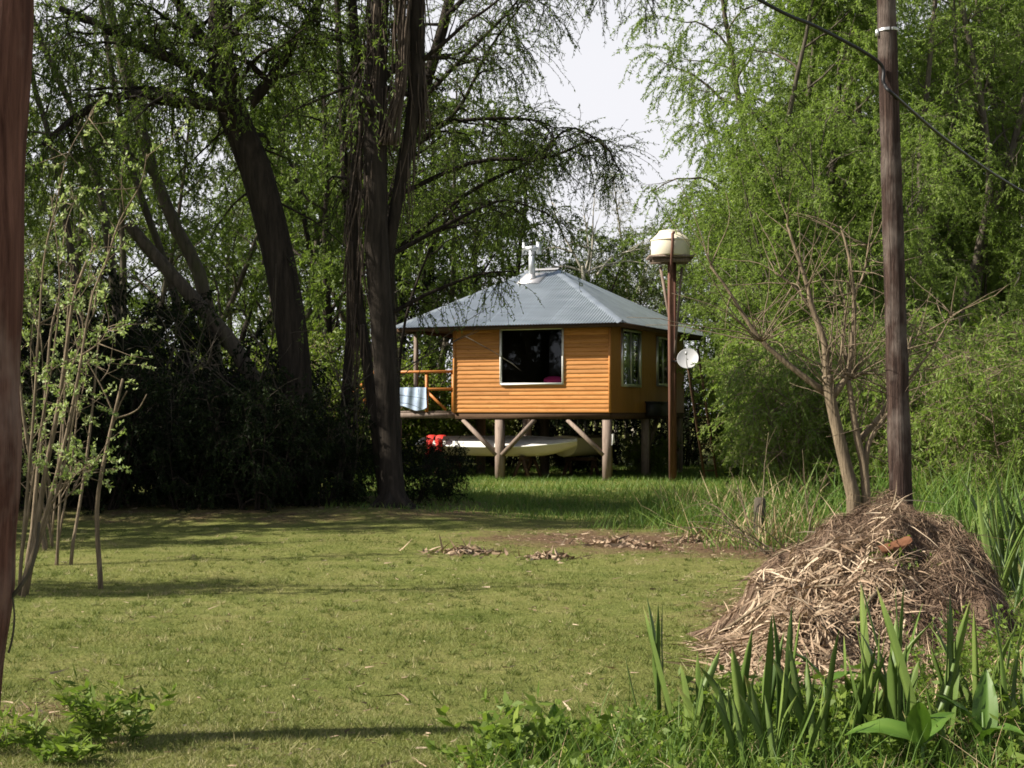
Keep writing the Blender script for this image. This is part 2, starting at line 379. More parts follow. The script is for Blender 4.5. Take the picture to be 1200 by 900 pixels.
def crown(rng, wood, lf, stem, r_stem, n1, n2, n3, len1, cb=0.35, up=0.5, droop=0.10, leaf=(0.15, 0.035, 40),
          tw=(0.6, 1.3), twdroop=0.2, az=None, tip=0.35, len2=0.45, k3=3, wob=0.16):
    """branches, sub-branches and leafy twigs along a stem path"""
    ga = rng.uniform(0, 6.28)
    for b in range(n1):
        t = cb + (1 - cb) * ((b + rng.random()) / n1) ** 0.9
        p, d = pick(stem, min(t, 0.995)); ga += 2.4 + rng.normal(0, .4)
        a = ga if az is None else az[0] + rng.normal(0, az[1])
        s = 1 - (t - cb) / (1 - cb) * (1 - tip)
        dirv = np.array([math.cos(a), math.sin(a), 0]) * (1 - 0.3 * up) + d * up * rng.uniform(.6, 1.4)
        L1 = len1 * s * rng.uniform(.65, 1.15)
        B = curve(rng, p, dirv, L1, 9, wob, droop * 0.6)
        rb = r_stem * (1 - 0.8 * t) * 0.42 * rng.uniform(.8, 1.2) + 0.008
        wood.tube(B, np.linspace(rb, rb * 0.2, len(B)), 5, cap=False)
        for c in range(n2):
            t2 = 0.22 + 0.78 * (c + rng.random()) / n2
            p2, d2 = pick(B, min(t2, .99)); side = rng.normal(0, 1, 3) + np.array([0, 0, .25])
            L2 = L1 * len2 * (1.15 - 0.6 * t2) * rng.uniform(.6, 1.2)
            C = curve(rng, p2, d2 * 0.8 + nrm(side) * 0.9, L2, 6, wob, droop)
            rc = max(rb * 0.35 * (1 - .5 * t2), 0.005)
            wood.tube(C, np.linspace(rc, rc * 0.3, len(C)), 4, cap=False)
            v = np.clip(0.48 + rng.normal(0, .16), 0.1, .9)
            for e in range(n3):
                p3, d3 = pick(C, min(0.25 + 0.75 * (e + rng.random()) / n3, .99))
                T = curve(rng, p3, d3 + rng.normal(0, .6, 3), rng.uniform(*tw), 5, 0.14, twdroop)
                wood.tube(T, np.linspace(.006, .0025, len(T)), k3, cap=False)
                twig_leaves(rng, lf, T, leaf[2], leaf[0], leaf[1], v)

def make_tree(name, loc, wood, lf, bark, leafm, label, cat='tree', group=None):
    t = empty(name, loc, 0, label, cat, group)
    w = wood.build('trunk', M[bark], t, smooth=True); c = lf.build('crown', M[leafm], t)
    return t

def place(proto, px, Yd, rz, s, label, group=None, used=set()):
    o = proto
    if proto.name in used: o = copy_tree(proto)
    used.add(proto.name)
    o.location = on(px, Yd); o.rotation_euler = (0, 0, rz)
    o.scale = (s, s, s) if not isinstance(s, tuple) else s
    o['label'] = label
    if group: o['group'] = group
    elif 'group' in o.keys(): del o['group']
    return o

def std_tree(name, seed, H, nst, r, n1, n2, n3, len1, bark, leafm, cat='tree', lean=0.12, cb=0.3, z0=0.0, **kw):
    rng = np.random.default_rng(seed); w, l = MB(), MB()
    for s in range(nst):
        a = s * 6.28 / max(nst, 1) + rng.uniform(0, 2)
        p = np.array([math.cos(a), math.sin(a), 0]) * (0.0 if nst == 1 else 0.28)
        S = curve(rng, p + [0, 0, -0.1], [math.cos(a) * lean, math.sin(a) * lean, 1], H * rng.uniform(.85, 1.05), 14, 0.06, -0.05)
        R = r * rng.uniform(.75, 1.1)
        rr = np.linspace(R, R * 0.12, len(S)); rr[0] *= 1.35
        w.tube(S, rr, 8)
        crown(rng, w, l, S, R, n1, n2, n3, len1, cb=cb, **kw)
    return make_tree(name, (0, 0, 0), w, l, bark, leafm, 'tree', cat)

# ---- prototypes
W1 = std_tree('willow_tree', 1, 16, 3, .20, 15, 6, 6, 4.2, 'bark_grey', 'willow', lean=.16, cb=.18, droop=.07, twdroop=.28, leaf=(.115, .029, 80), up=.8, tw=(.7, 1.6))
W2 = std_tree('willow_tree', 2, 17, 2, .24, 22, 6, 6, 4.6, 'bark_grey', 'willow', lean=.12, cb=.14, droop=.08, twdroop=.30, leaf=(.115, .029, 62), up=.8, tw=(.7, 1.7))
W3 = std_tree('willow_tree', 3, 15, 4, .16, 12, 6, 6, 3.6, 'bark_grey', 'willow', lean=.22, cb=.22, droop=.05, twdroop=.22, leaf=(.11, .029, 80), up=.9, tw=(.6, 1.4))
B1 = std_tree('leafy_tree', 4, 14, 2, .20, 18, 6, 4, 3.8, 'bark_dark', 'mid', lean=.15, cb=.2, leaf=(.16, .055, 34), up=.7)
B2 = std_tree('leafy_tree', 5, 15, 3, .15, 12, 5, 4, 3.4, 'bark_grey', 'mid', lean=.25, cb=.25, leaf=(.14, .042, 34), up=.9)
B3 = std_tree('pale_tree', 6, 11, 2, .14, 16, 6, 4, 2.6, 'bark_grey', 'pale', lean=.1, cb=.2, leaf=(.15, .045, 22), up=1.0)
B4 = std_tree('pale_tree', 7, 12, 1, .13, 26, 4, 3, 1.5, 'bark_pale', 'pale', lean=.05, cb=.25, leaf=(.10, .030, 12), up=1.6, len2=.6, droop=0)
W4 = std_tree('young_willow', 21, 8.5, 6, .07, 9, 5, 5, 2.3, 'bark_grey', 'willow', lean=.28, cb=.06, droop=.05, twdroop=.20, leaf=(.10, .026, 46), up=.9, tw=(.5, 1.2), tip=.45)
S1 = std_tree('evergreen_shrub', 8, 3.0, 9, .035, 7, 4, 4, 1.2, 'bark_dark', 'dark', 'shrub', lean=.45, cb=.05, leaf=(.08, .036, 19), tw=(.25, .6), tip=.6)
S2 = std_tree('leafy_shrub', 9, 2.4, 10, .025, 7, 4, 4, 0.95, 'bark_tan', 'bush', 'shrub', lean=.55, cb=.06, leaf=(.085, .032, 26), tw=(.25, .6), tip=.6, twdroop=.12)
S3 = std_tree('arching_shrub', 10, 3.2, 9, .022, 7, 4, 4, 1.1, 'bark_tan', 'willow', 'shrub', lean=.5, cb=.12, leaf=(.10, .026, 20), tw=(.3, .8), tip=.6, twdroop=.25)
E1 = std_tree('evergreen_tree', 12, 13, 2, .22, 22, 6, 4, 2.8, 'bark_dark', 'dark', lean=.12, cb=.10, leaf=(.12, .055, 40), up=.5, tip=.5)

# ---- willows beyond the dry reeds
gW = 'tall light green willows beyond the water tank'
place(W2, 902, 47, 0.4, 1.0, 'tall light green willow whose drooping edge borders the open sky', gW)
place(W1, 930, 41, 1.2, 1.0, 'bright green willow just behind the bare pollarded tree', gW)
place(W2, 1010, 50, 2.6, 1.05, 'tall willow seen behind the upper part of the utility pole', gW)
place(W3, 1105, 43, 0.2, 1.05, 'willow with several bare grey stems showing under its crown', gW)
place(W1, 1195, 47, 3.6, 1.1, 'willow at the frame edge crossed by the sagging cable', gW)
place(W2, 1275, 42, 5.0, 1.0, 'willow mostly outside the frame past the last grey stems', gW)
place(W3, 960, 60, 4.2, 1.1, 'farther willow filling the gap behind the pollarded tree', gW)
place(W1, 1150, 62, 5.5, 1.1, 'farther willow glimpsed between the grey stems', gW)
gY = 'feathery young willows below the tall ones'
for i, (px, Yd, s, lab) in enumerate([(935, 41, .95, 'feathery young willow nearest the satellite dish'), (948, 36, .95, 'feathery young willow behind the left limb of the pollarded tree'), (985, 37, 1.1, 'feathery young willow right behind the pollarded tree'),
        (1035, 41, 1.15, 'feathery young willow behind the middle of the utility pole'), (1095, 36, .7, 'short feathery young willow below the bare grey stems'), (1190, 41, 1.05, 'feathery young willow under the end of the cable'), (915, 47, 1.15, 'tall feathery young willow behind the one by the dish')]):
    place(W4, px, Yd, i * 2.2, s, lab, gY)
# ---- behind the house
gP = 'pale trees in the wood behind the stilt house'
place(B3, 700, 56, 0.3, 0.72, 'hazy pale green tree behind the peak of the metal roof', gP)
place(B3, 765, 58, 1.7, 0.82, 'hazy pale green tree directly behind the cream water tank', gP)
place(B4, 743, 68, 0.6, 1.0, 'slender wispy poplar standing alone in the sky gap', gP)
place(B4, 722, 72, 2.6, 0.92, 'second slender poplar half hidden beside the wispy one', gP)
place(B1, 668, 52, 4.1, .56, 'mid green tree close behind the ridge of the roof', gP)
place(B1, 640, 58, 2.0, 0.66, 'mid green tree behind the metal flue', gP)
place(B1, 560, 50, 3.1, 0.85, 'mid green tree behind the far eave of the porch', gP)
place(B3, 810, 55, 4.0, 0.80, 'pale green tree between the water tank and the willows', gP)
place(B2, 500, 54, 0.9, 1.0, 'open crowned tree behind the porch railing', gP)
gL = 'trees of the wood behind the dark evergreen bushes'
for i, (px, Yd, pr, rz, s) in enumerate([(-60, 48, B1, .2, 1.1), (40, 52, B2, 1.3, 1.1), (120, 58, B3, 4.4, 1.3), (190, 50, B2, 2.2, 1.0), (250, 60, B1, 5.2, 1.0), (330, 52, B2, 3.9, 1.05),
                                      (400, 47, B1, .7, 1.0), (455, 60, B2, 5.9, 1.1), (60, 66, B1, 2.7, 1.1), (290, 68, B3, 1.1, 1.5)]):
    place(pr, px, Yd, rz, s, 'green tree of the wood behind the dark evergreen bushes', gL)
gF = 'distant trees closing the horizon'
rng = np.random.default_rng(77)
for i in range(16):
    px = -150 + i * 100 + rng.uniform(-25, 25)
    if 610 < px < 800: sfar = 0.62
    else: sfar = rng.uniform(.9, 1.15)
    place([B1, W2, B3, B2][i % 4], px, rng.uniform(76, 92), rng.uniform(0, 6), sfar, 'distant tree in the far edge of the wood', gF)

# ---- low growth behind and around
gU = 'green bushes below the willows'
bl = [(938, 35, S2, .8, 'green bush a few steps past the leaning ladder'), (944, 29, S3, .9, 'arching light green bush behind the dry reeds nearest the house'),
      (962, 33, S3, 1.15, 'arching bush between the dish and the pollarded tree'), (950, 27, S3, .95, 'loose green bush behind the bare arching stems'),
      (985, 32, S3, 1.3, 'tall arching bush behind the pollarded trunk'), (1030, 26, S3, .9, 'green bush just behind the utility pole'),
      (1075, 30, S3, 1.2, 'arching bush below the bare grey willow stems'), (1105, 24, S3, .9, 'green bush between the pole and the dark sword leaves'),
      (1150, 28, S3, 1.15, 'wide green bush behind the dark sword leaves'), (1185, 22, S3, .85, 'green bush at the frame edge above the sword leaves'),
      (1240, 26, S3, 1.2, 'arching bush cut by the frame edge'), (925, 42, S3, 1.2, 'tall arching bush under the drooping willow edge'),
      (1010, 38, S2, 1.6, 'large bush in the shade of the willows behind the pole'), (1120, 36, S2, 1.5, 'large bush at the foot of the grey willow stems'), (1190, 35, S2, 1.5, 'large bush behind the cable at the frame edge'), (945, 38, S2, 1.5, 'large bush behind the arching bushes next to the house')]
for i, (px, Yd, pr, s, lab) in enumerate(bl): place(pr, px, Yd, i * 1.9, s, lab, gU)
gD = 'dark bushes under the trees'
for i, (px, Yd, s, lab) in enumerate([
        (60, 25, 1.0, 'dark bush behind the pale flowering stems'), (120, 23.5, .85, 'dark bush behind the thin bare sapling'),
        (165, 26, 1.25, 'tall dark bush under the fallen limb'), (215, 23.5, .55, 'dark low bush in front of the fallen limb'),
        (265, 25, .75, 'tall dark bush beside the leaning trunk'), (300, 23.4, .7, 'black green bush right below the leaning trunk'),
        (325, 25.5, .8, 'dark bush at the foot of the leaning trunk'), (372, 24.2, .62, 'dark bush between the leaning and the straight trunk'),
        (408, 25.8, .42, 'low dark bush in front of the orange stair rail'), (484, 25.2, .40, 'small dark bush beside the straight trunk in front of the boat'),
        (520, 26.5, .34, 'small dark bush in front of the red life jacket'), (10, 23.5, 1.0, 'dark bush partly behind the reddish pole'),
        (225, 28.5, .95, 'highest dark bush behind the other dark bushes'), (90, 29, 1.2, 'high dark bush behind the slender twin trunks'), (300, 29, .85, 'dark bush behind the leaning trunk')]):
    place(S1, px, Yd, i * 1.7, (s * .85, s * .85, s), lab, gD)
place(S2, 520, 45, .4, 1.25, 'green sunlit bush behind the porch deck')
gM = 'sunlit bushes deep in the wood'
for i, (px, Yd, s_, lab) in enumerate([(20, 40, 1.5, 'sunlit bush deep in the wood behind the pale flowering stems'), (110, 43, 1.6, 'sunlit bush deep in the wood behind the slim trunks'), (200, 38, 1.4, 'sunlit bush deep in the wood under the fallen limb'), (285, 42, 1.6, 'sunlit bush deep in the wood beside the leaning trunk'), (375, 40, 1.5, 'sunlit bush deep in the wood between leaning and straight trunks'), (440, 44, 1.5, 'sunlit bush deep in the wood by the stair')]):
    place(S2, px, Yd, i * 1.3, s_, lab, gM)
rng = np.random.default_rng(120)
for k, (px, Yd, hh, lab) in enumerate([(150, 24.6, 3.4, 'dark bare stems tangled above the bushes near the sapling'), (255, 25.4, 3.2, 'dark bare stems tangled under the broken limb end'), (385, 24.9, 3.6, 'dark bare stems rising close to the straight tree'), (60, 24.4, 3.6, 'dark bare stems behind the pale flowering shrub')]):
    w = MB(); b = on(px, Yd)
    for i in range(16):
        T = curve(rng, b + rng.normal(0, .5, 3) * [1, .5, 0] + [0, 0, -.05], [rng.normal(0, .35), rng.normal(0, .3), 1], hh * rng.uniform(.6, 1.3), 10, .09, .03)
        w.tube(T, np.linspace(rng.uniform(.012, .03), .004, len(T)), 5)
        for q in range(7):
            p, d = pick(T, rng.uniform(.25, .95)); w.tube(curve(rng, p, d + rng.normal(0, .7, 3), rng.uniform(.4, 1.3), 6, .12, .04), np.linspace(.008, .002, 7), 4)
    tag(w.build('bare_shrub', M['bark_grey'], smooth=True), lab, 'shrub')
place(S2, 240, 26.5, 1.4, .8, 'mid green bush showing in a gap of the dark ones')
# shade-giving trees standing outside the frame
gO = 'shade trees outside the frame'
for i, (x, y, s) in enumerate([(-10.8, 20.3, .8), (-10.2, 18.3, .42), (-12.5, 24.5, 1.0), (-16, 23, 1.1), (-12, 28, .75), (-19, 26, 1.2), (-9.6, 12.9, .42)]):
    t = place(E1, 600, 30, i * 2.1, s, 'dark evergreen tree outside the frame shading the bushes', gO); t.location = (x, y, 0)
place(E1, 506, 60, 1.0, 1.1, 'dark evergreen deep in the wood above the porch')

# ------------------------------------------------------------------ the trees one can tell apart
def pth(pts, Yd, n=16, dy=None):
    P = [at(x, y, Yd if dy is None else Yd + dy * i) for i, (x, y) in enumerate(pts)]
    return smooth_path(P, n)

def rooted(P, z=None):
    """pull the foot of a path down into the ground"""
    P = P.copy(); x, y = P[0, :2]; P[0, 2] = float(gz(x, y)) - 0.15; return P

def special(name, label, base, w, l, bark, leafm, cat='tree', extra=()):
    """things whose geometry was made in world space: shift it under an empty at its base"""
    b = np.array([base[0], base[1], float(gz(base[0], base[1]))])
    t = empty(name, b, 0, label, cat)
    for mb, nm, mat in [(w, 'trunk', bark), (l, 'crown', leafm)] + list(extra):
        if mb is None or not mb.V: continue
        mb.V = [v - b for v in mb.V]; mb.build(nm, M[mat], t, smooth=(nm != 'crown'))
    return t

# straight tree with hanging bark
rng = np.random.default_rng(101)
w, l, hb = MB(), MB(), MB()
P = rooted(pth([(461, 606), (457, 520), (449, 400), (441, 280), (440, 140), (443, 0), (448, -160), (455, -330)], 24, 26))
w.tube(P, np.interp(np.linspace(0, 1, 26), [0, .04, .12, .5, 1], [.34, .22, .175, .19, .12]), 14)
for k in range(6):
    a = k * 1.05 + .3; q = P[1] + np.array([math.cos(a), math.sin(a), 0]) * .55; q[2] = float(gz(q[0], q[1])) - .04
    w.tube(smooth_path([P[2], P[1] * .55 + q * .45 + [0, 0, .02], q], 8), np.linspace(.13, .03, 8), 6)
Q = pth([(449, 330), (468, 220), (486, 120), (488, 30), (484, -80), (500, -260)], 24.15, 18)
w.tube(Q, np.interp(np.linspace(0, 1, 18), [0, .3, .6, 1], [.09, .11, .14, .08]), 10)
Q2 = rooted(pth([(452, 603), (441, 510), (428, 410), (415, 300), (418, 150), (417, 60), (408, -60)], 24.35, 16))
w.tube(Q2, np.linspace(.09, .07, 16), 8)
for S, r, lo_ in ((P, .20, .42), (Q, .12, .25), (Q2, .085, .3)):
    for k in range(110):
        t = rng.uniform(lo_, .9); p, d = pick(S, t); a = rng.uniform(0, 6.28)
        p = p + np.array([math.cos(a), math.sin(a), 0]) * r * rng.uniform(.8, 1.35)
        T = curve(rng, p, [rng.normal(0, .06), rng.normal(0, .06), -1], rng.uniform(.4, 1.5), 6, .05, .03)
        hb.tube(T, rng.uniform(.006, .022) * np.linspace(1, .3, len(T)), 4)
for k in range(26):           # a loose pale bundle of dead stems between the two trunks
    x = rng.normal(468, 4); T = pth([(x + rng.normal(6, 4), -30), (x + 2, 40), (x + rng.normal(2, 3), 95), (x - 8 + rng.normal(0, 3), 140), (x - 14 + rng.normal(0, 4), 170)], 23.75 + rng.normal(0, .06), 10)
    hb.tube(T, .014, 4)
crown(rng, w, l, P, .22, 9, 5, 4, 3.0, cb=.42, droop=.10, twdroop=.3, leaf=(.075, .021, 32), up=.5, tw=(.6, 1.4))
crown(rng, w, l, Q, .16, 9, 5, 4, 3.2, cb=.35, droop=.12, twdroop=.35, leaf=(.075, .020, 32), up=.5, tw=(.6, 1.5))
special('bark_tree', 'tall straight dark tree with strips of dead bark hanging from its doubled trunk', P[0], w, l, 'bark_dark', 'mid', extra=[(hb, 'hanging_bark', 'bark_hang')])

# leaning tree
rng = np.random.default_rng(102); w, l = MB(), MB()
P = rooted(pth([(352, 602), (350, 500), (343, 400), (326, 300), (300, 200), (272, 130), (258, 60), (262, -40), (270, -180), (285, -320)], 24.8, 30))
w.tube(P, np.interp(np.linspace(0, 1, 30), [0, .1, .45, .65, 1], [.32, .25, .26, .22, .10]), 12)
LB = [pth([(292, 122), (318, 92), (345, 50), (375, 0), (400, -70)], 24.9, 12), pth([(268, 115), (215, 75), (165, 55), (120, 30), (70, 10)], 24.6, 12),
      pth([(262, 70), (225, 30), (200, -20), (190, -90)], 25.2, 12), pth([(275, 125), (220, 120), (160, 110), (100, 130), (50, 170)], 24.2, 12),
      pth([(262, 40), (300, 10), (330, -40)], 24.2, 10)]
for i, B in enumerate(LB):
    w.tube(B, np.linspace(.11, .05, len(B)), 8, cap=False)
    crown(rng, w, l, B, .12, 9, 5, 4, 2.2, cb=.15, droop=.10, twdroop=.32, leaf=(.078, .021, 50), up=.4, tw=(.6, 1.5))
crown(rng, w, l, P, .22, 16, 5, 4, 3.0, cb=.45, droop=.10, twdroop=.32, leaf=(.078, .021, 50), up=.5, tw=(.6, 1.5))
for k in range(10):
    p, d = pick(P, rng.uniform(.35, .62)); T = curve(rng, p, rng.normal(0, 1, 3) * [1, .6, .2] + [0, 0, -.1], rng.uniform(.8, 2.2), 8, .12, .06)
    w.tube(T, np.linspace(.025, .006, len(T)), 5); twig_leaves(rng, l, T, 60, .09, .03, .4)
special('leaning_tree', 'thick dark trunk leaning back above the black bushes with drooping leafy limbs', P[0], w, l, 'bark_dark', 'mid')

# slender trunks
def slender(pts, Yd, r, seed, label, bark='bark_grey', n1=8, leafn=18, leafm='mid', cb=.45, len1=1.8):
    rng = np.random.default_rng(seed); w, l = MB(), MB()
    P = rooted(pth(pts, Yd, 20)); w.tube(P, np.linspace(r, r * .45, 20), 9)
    crown(rng, w, l, P, r, n1, 4, 4, len1, cb=cb, droop=.08, twdroop=.2, leaf=(.10, .032, leafn), up=.6, tw=(.5, 1.2))
    return special('slender_tree', label, P[0], w, l, bark, leafm)
slender([(262, 590), (255, 450), (236, 330), (205, 265), (178, 195), (160, 130), (140, 60), (120, -40), (105, -160)], 28, .15, 111, 'slender curving grey trunk behind the fallen limb')
slender([(230, 590), (222, 440), (200, 330), (172, 250), (150, 180), (132, 90), (118, 0), (100, -140)], 28.6, .09, 112, 'thinner of the twin slender trunks bending beside the curving one', n1=7)
slender([(150, 590), (140, 400), (118, 230), (85, 130), (45, 40), (10, -60)], 29.5, .10, 113, 'slim trunk slanting up towards the reddish pole', n1=9)
slender([(80, 600), (95, 420), (75, 240), (55, 150), (38, 90), (20, -40)], 27, .08, 114, 'slim trunk half hidden behind the pale flowering stems', n1=8)
slender([(405, 598), (405, 480), (412, 350), (404, 200), (398, 60), (390, -100)], 27.5, .11, 115, 'slim dark trunk close beside the straight tree', 'bark_dark', 8)
rng = np.random.default_rng(118); w = MB()
P = pth([(150, 262), (178, 296), (222, 345), (268, 398), (300, 450)], 26.6, 12); w.tube(P, np.linspace(.10, .15, 12), 9)
tag(w.build('fallen_limb', M['bark_grey'], smooth=True), 'fallen limb sloping down into the dark bushes with a pale broken end', 'fallen limb')

# sparse tree reaching over the roof into the sky gap
rng = np.random.default_rng(103); w, l = MB(), MB()
P = rooted(pth([(461, 588), (458, 450), (453, 330), (463, 230), (492, 120), (522, 20), (550, -120), (560, -260)], 27.2, 24))
w.tube(P, np.linspace(.17, .07, 24), 9)
for pts, n1, ln in [([(492, 120), (545, 65), (590, 20), (628, -25)], 12, 1.5), ([(475, 180), (535, 130), (572, 60), (612, 5)], 12, 1.3), ([(484, 150), (555, 140), (620, 140), (650, 150)], 9, 1.0),
                    ([(522, 20), (600, -50), (680, -60), (740, -20)], 14, 1.3), ([(456, 300), (550, 225), (620, 190), (670, 150), (715, 178)], 10, .75), ([(464, 230), (555, 190), (640, 185), (700, 165), (726, 200)], 9, .6),
                    ([(456, 300), (540, 255), (590, 235), (640, 250)], 9, 1.0), ([(470, 200), (470, 170), (440, 190)], 6, 1.2), ([(454, 370), (500, 345), (560, 322), (600, 318)], 4, .45)]:
    B = pth(pts, 27.0 + rng.uniform(-.6, .8), 14); w.tube(B, np.linspace(.05, .012, 14), 6, cap=False)
    crown(rng, w, l, B, .05, n1, 4, 4, ln, cb=.15, droop=.09, twdroop=.22, leaf=(.065, .019, 24), up=.5, tw=(.4, 1.1), tip=.7)
crown(rng, w, l, P, .14, 10, 5, 4, 2.0, cb=.45, droop=.12, twdroop=.35, leaf=(.075, .021, 40), up=.4)
special('drooping_tree', 'sparse tree with fine drooping twigs reaching across the open sky', P[0], w, l, 'bark_dark', 'mid')

# feathery young tree, bright green, in front of the far eave
rng = np.random.default_rng(104); w, l = MB(), MB()
P = rooted(pth([(464, 588), (466, 480), (474, 380), (505, 290), (545, 225), (565, 165)], 29, 18)); w.tube(P, np.linspace(.035, .015, 18), 7)
crown(rng, w, l, P, .06, 14, 5, 4, 1.8, cb=.55, droop=.10, twdroop=.25, leaf=(.075, .02, 40), up=.5, tw=(.5, 1.1), tip=.6)
special('feathery_tree', 'bright feathery young tree whose twigs hang before the porch eave', P[0], w, l, 'bark_dark', 'willow')

# bare pale tree behind the roof
rng = np.random.default_rng(105); w = MB()
def bare(w, pts, Yd, r0, r1, n=12): 
    B = pth(pts, Yd, n); w.tube(B, np.linspace(r0, r1, n), 6); return B
b0 = rooted(bare(w, [(688, 600), (686, 420), (684, 330), (682, 312)], 47, .09, .06))
for pts in [[(683, 318), (672, 296), (655, 265), (643, 222), (640, 195)], [(684, 322), (690, 300), (688, 275), (683, 240)], [(690, 322), (694, 290), (695, 255), (697, 225)], [(683, 318), (660, 312), (630, 318)],
            [(672, 296), (650, 290), (632, 294)], [(684, 320), (705, 312), (735, 306), (760, 310)], [(689, 290), (672, 285), (668, 270)], [(700, 322), (720, 300), (760, 290)]]:
    B = bare(w, pts, 47, .045, .010)
    for k in range(5):
        p, d = pick(B, rng.uniform(.3, .95)); w.tube(curve(rng, p, d + rng.normal(0, .7, 3), rng.uniform(.4, 1.1), 5, .15), [.014, .012, .010, .008, .006, .004], 4)
special('bare_tree', 'leafless white limbed tree showing above the metal roof', b0[0], w, None, 'bark_pale', 'mid')

# grey willow stems on the right
for i, (pts, Yd, r, lab) in enumerate([
        ([(1118, 520), (1125, 380), (1145, 300), (1160, 220), (1150, 120), (1130, 20), (1110, -80)], 39, .13, 'grey stem leaning beyond the utility pole with a sunlit edge'),
        ([(1135, 520), (1140, 370), (1158, 270), (1180, 200), (1200, 120), (1225, 20)], 39.6, .15, 'stout grey stem leaning outward past the first grey stem'),
        ([(1075, 500), (1078, 380), (1080, 310), (1078, 200), (1088, 90), (1100, -40)], 38.5, .12, 'upright dark stem right beside the utility pole'),
        ([(1095, 500), (1096, 380), (1088, 310), (1100, 230), (1120, 130), (1118, 10)], 40, .10, 'thin dark stem behind the upright dark one')]):
    slender(pts, Yd, r, 130 + i, lab, 'bark_grey', 10, 24, 'willow', .5, 2.4)

# pollarded tree beside the pole
rng = np.random.default_rng(106); w, tw_ = MB(), MB(); Yp = 14.6
limbs = [([(1003, 592), (990, 540), (975, 475), (969, 440)], .085, .06), ([(970, 462), (935, 436), (893, 400), (872, 370), (850, 335), (832, 312)], .04, .012), ([(970, 455), (966, 400), (952, 362), (945, 330), (933, 295), (922, 262)], .045, .014),
         ([(950, 362), (930, 335), (908, 320)], .022, .008), ([(975, 465), (990, 445), (997, 420), (1001, 370), (1000, 340), (995, 300), (985, 265)], .045, .012), ([(1000, 345), (1012, 322), (1018, 285)], .02, .008),
         ([(1016, 592), (1012, 545), (1004, 510), (998, 470), (994, 446)], .055, .03), ([(1006, 518), (1030, 490), (1046, 465), (1058, 440), (1068, 395)], .04, .014), ([(1014, 560), (1018, 520), (1040, 485)], .04, .025), ([(1046, 465), (1072, 436), (1098, 400), (1118, 365)], .02, .007), ([(990, 445), (985, 420), (990, 380), (990, 350)], .02, .008)]
for i, (pts, r0, r1) in enumerate(limbs):
    B = pth(pts, Yp + (.12 if i % 2 else 0), 12)
    if pts[0][1] > 585: B = rooted(B)
    w.tube(B, .78 * np.interp(np.linspace(0, 1, 12), [0, .12, 1], [r0 * 1.25, r0, r1]), 9)
    if i in (0,): base = B[0]
    for k in range(11 if i not in (0, 6) else 5):
        p, d = pick(B, rng.uniform(.35, 1)); T = curve(rng, p, d * .3 + rng.normal(0, .6, 3) + [0, 0, .35], rng.uniform(.25, 1.0), 7, .10, .02)
        tw_.tube(T, np.linspace(.0065, .002, len(T)), 4)
for k in range(70):         # water shoots from the knuckles
    p = at(*[(970, 455), (1000, 440), (1048, 465), (995, 446), (893, 400)][k % 5], Yp); T = curve(rng, p, [rng.normal(0, .8), rng.normal(0, .5), rng.uniform(.2, 1)], rng.uniform(.4, 1.5), 9, .09, .02)
    tw_.tube(T, np.linspace(.007, .002, len(T)), 4)
special('pollarded_tree', 'bare pollarded tree with two tan trunks and knobbly shoots beside the utility pole', base, w, None, 'bark_tan', 'mid', extra=[(tw_, 'twigs', 'bark_tan')])

# bare arching stems above the dry reeds
rng = np.random.default_rng(107)
for k, (px, py, lab) in enumerate([(925, 590, 'bare tan stems arching out of the dry reeds close to the pollarded tree'), (880, 585, 'bare tan stems arching low over the reeds towards the house')]):
    w = MB(); Yd = 17.5 + k * 1.5; b = on(px, Yd)
    for i in range(8):
        T = curve(rng, b + rng.normal(0, .12, 3) * [1, 1, 0] + [0, 0, -.05], [-abs(rng.normal(.5, .5)) + .15, rng.normal(0, .4), 1], rng.uniform(.7, 1.6), 10, .06, .075)
        w.tube(T, np.linspace(.010, .002, len(T)), 4)
        for q in range(3):
            p, d = pick(T, rng.uniform(.3, .9)); w.tube(curve(rng, p, d + rng.normal(0, .5, 3), rng.uniform(.2, .5), 5, .1, .05), np.linspace(.004, .0015, 6), 3)
    tag(w.build('bare_shrub', M['bark_tan'], smooth=True), lab, 'shrub')

# pale flowering stems beside the reddish pole
rng = np.random.default_rng(108); w, l = MB(), MB(); Yp = 13.6
for pts, r0 in [([(22, 695), (38, 650), (52, 560), (68, 480), (78, 410), (86, 350), (100, 310), (112, 285)], .030), ([(24, 692), (42, 640), (60, 580), (78, 510), (92, 440), (100, 390), (110, 340), (124, 310)], .022),
                ([(28, 692), (58, 600), (72, 560), (88, 480), (95, 420), (108, 340)], .016), ([(22, 690), (30, 600), (40, 480), (46, 380), (52, 300), (66, 240)], .018),
                ([(96, 416), (118, 400), (128, 380)], .008), ([(70, 470), (84, 430), (96, 400)], .008), ([(46, 380), (78, 360), (96, 345), (110, 320)], .008), ([(26, 650), (45, 520), (62, 420), (70, 330), (60, 230)], .012), ([(60, 590), (85, 560), (110, 540)], .008),
                ([(60, 600), (100, 560), (106, 545)], .008), ([(124, 310), (140, 260), (165, 215), (172, 180)], .010), ([(66, 240), (80, 180), (110, 130)], .008)]:
    B = pth(pts, Yp + rng.normal(0, .12), 14)
    if pts[0][1] > 688: B = rooted(B)
    w.tube(B, np.linspace(r0, r0 * .3, 14), 7)
    for k in range(9):
        t = rng.uniform(.25, 1); p, d = pick(B, min(t, .99)); T = curve(rng, p, d * .4 + rng.normal(0, .7, 3) + [0, 0, .2], rng.uniform(.15, .55), 5, .12, .02)
        w.tube(T, np.linspace(.005, .0018, 6), 4)
        for q in range(3): twig_leaves(rng, l, T[-3:] + rng.normal(0, .02, 3), 8, .040, .022, rng.uniform(.3, .95), 1.1, -.2)
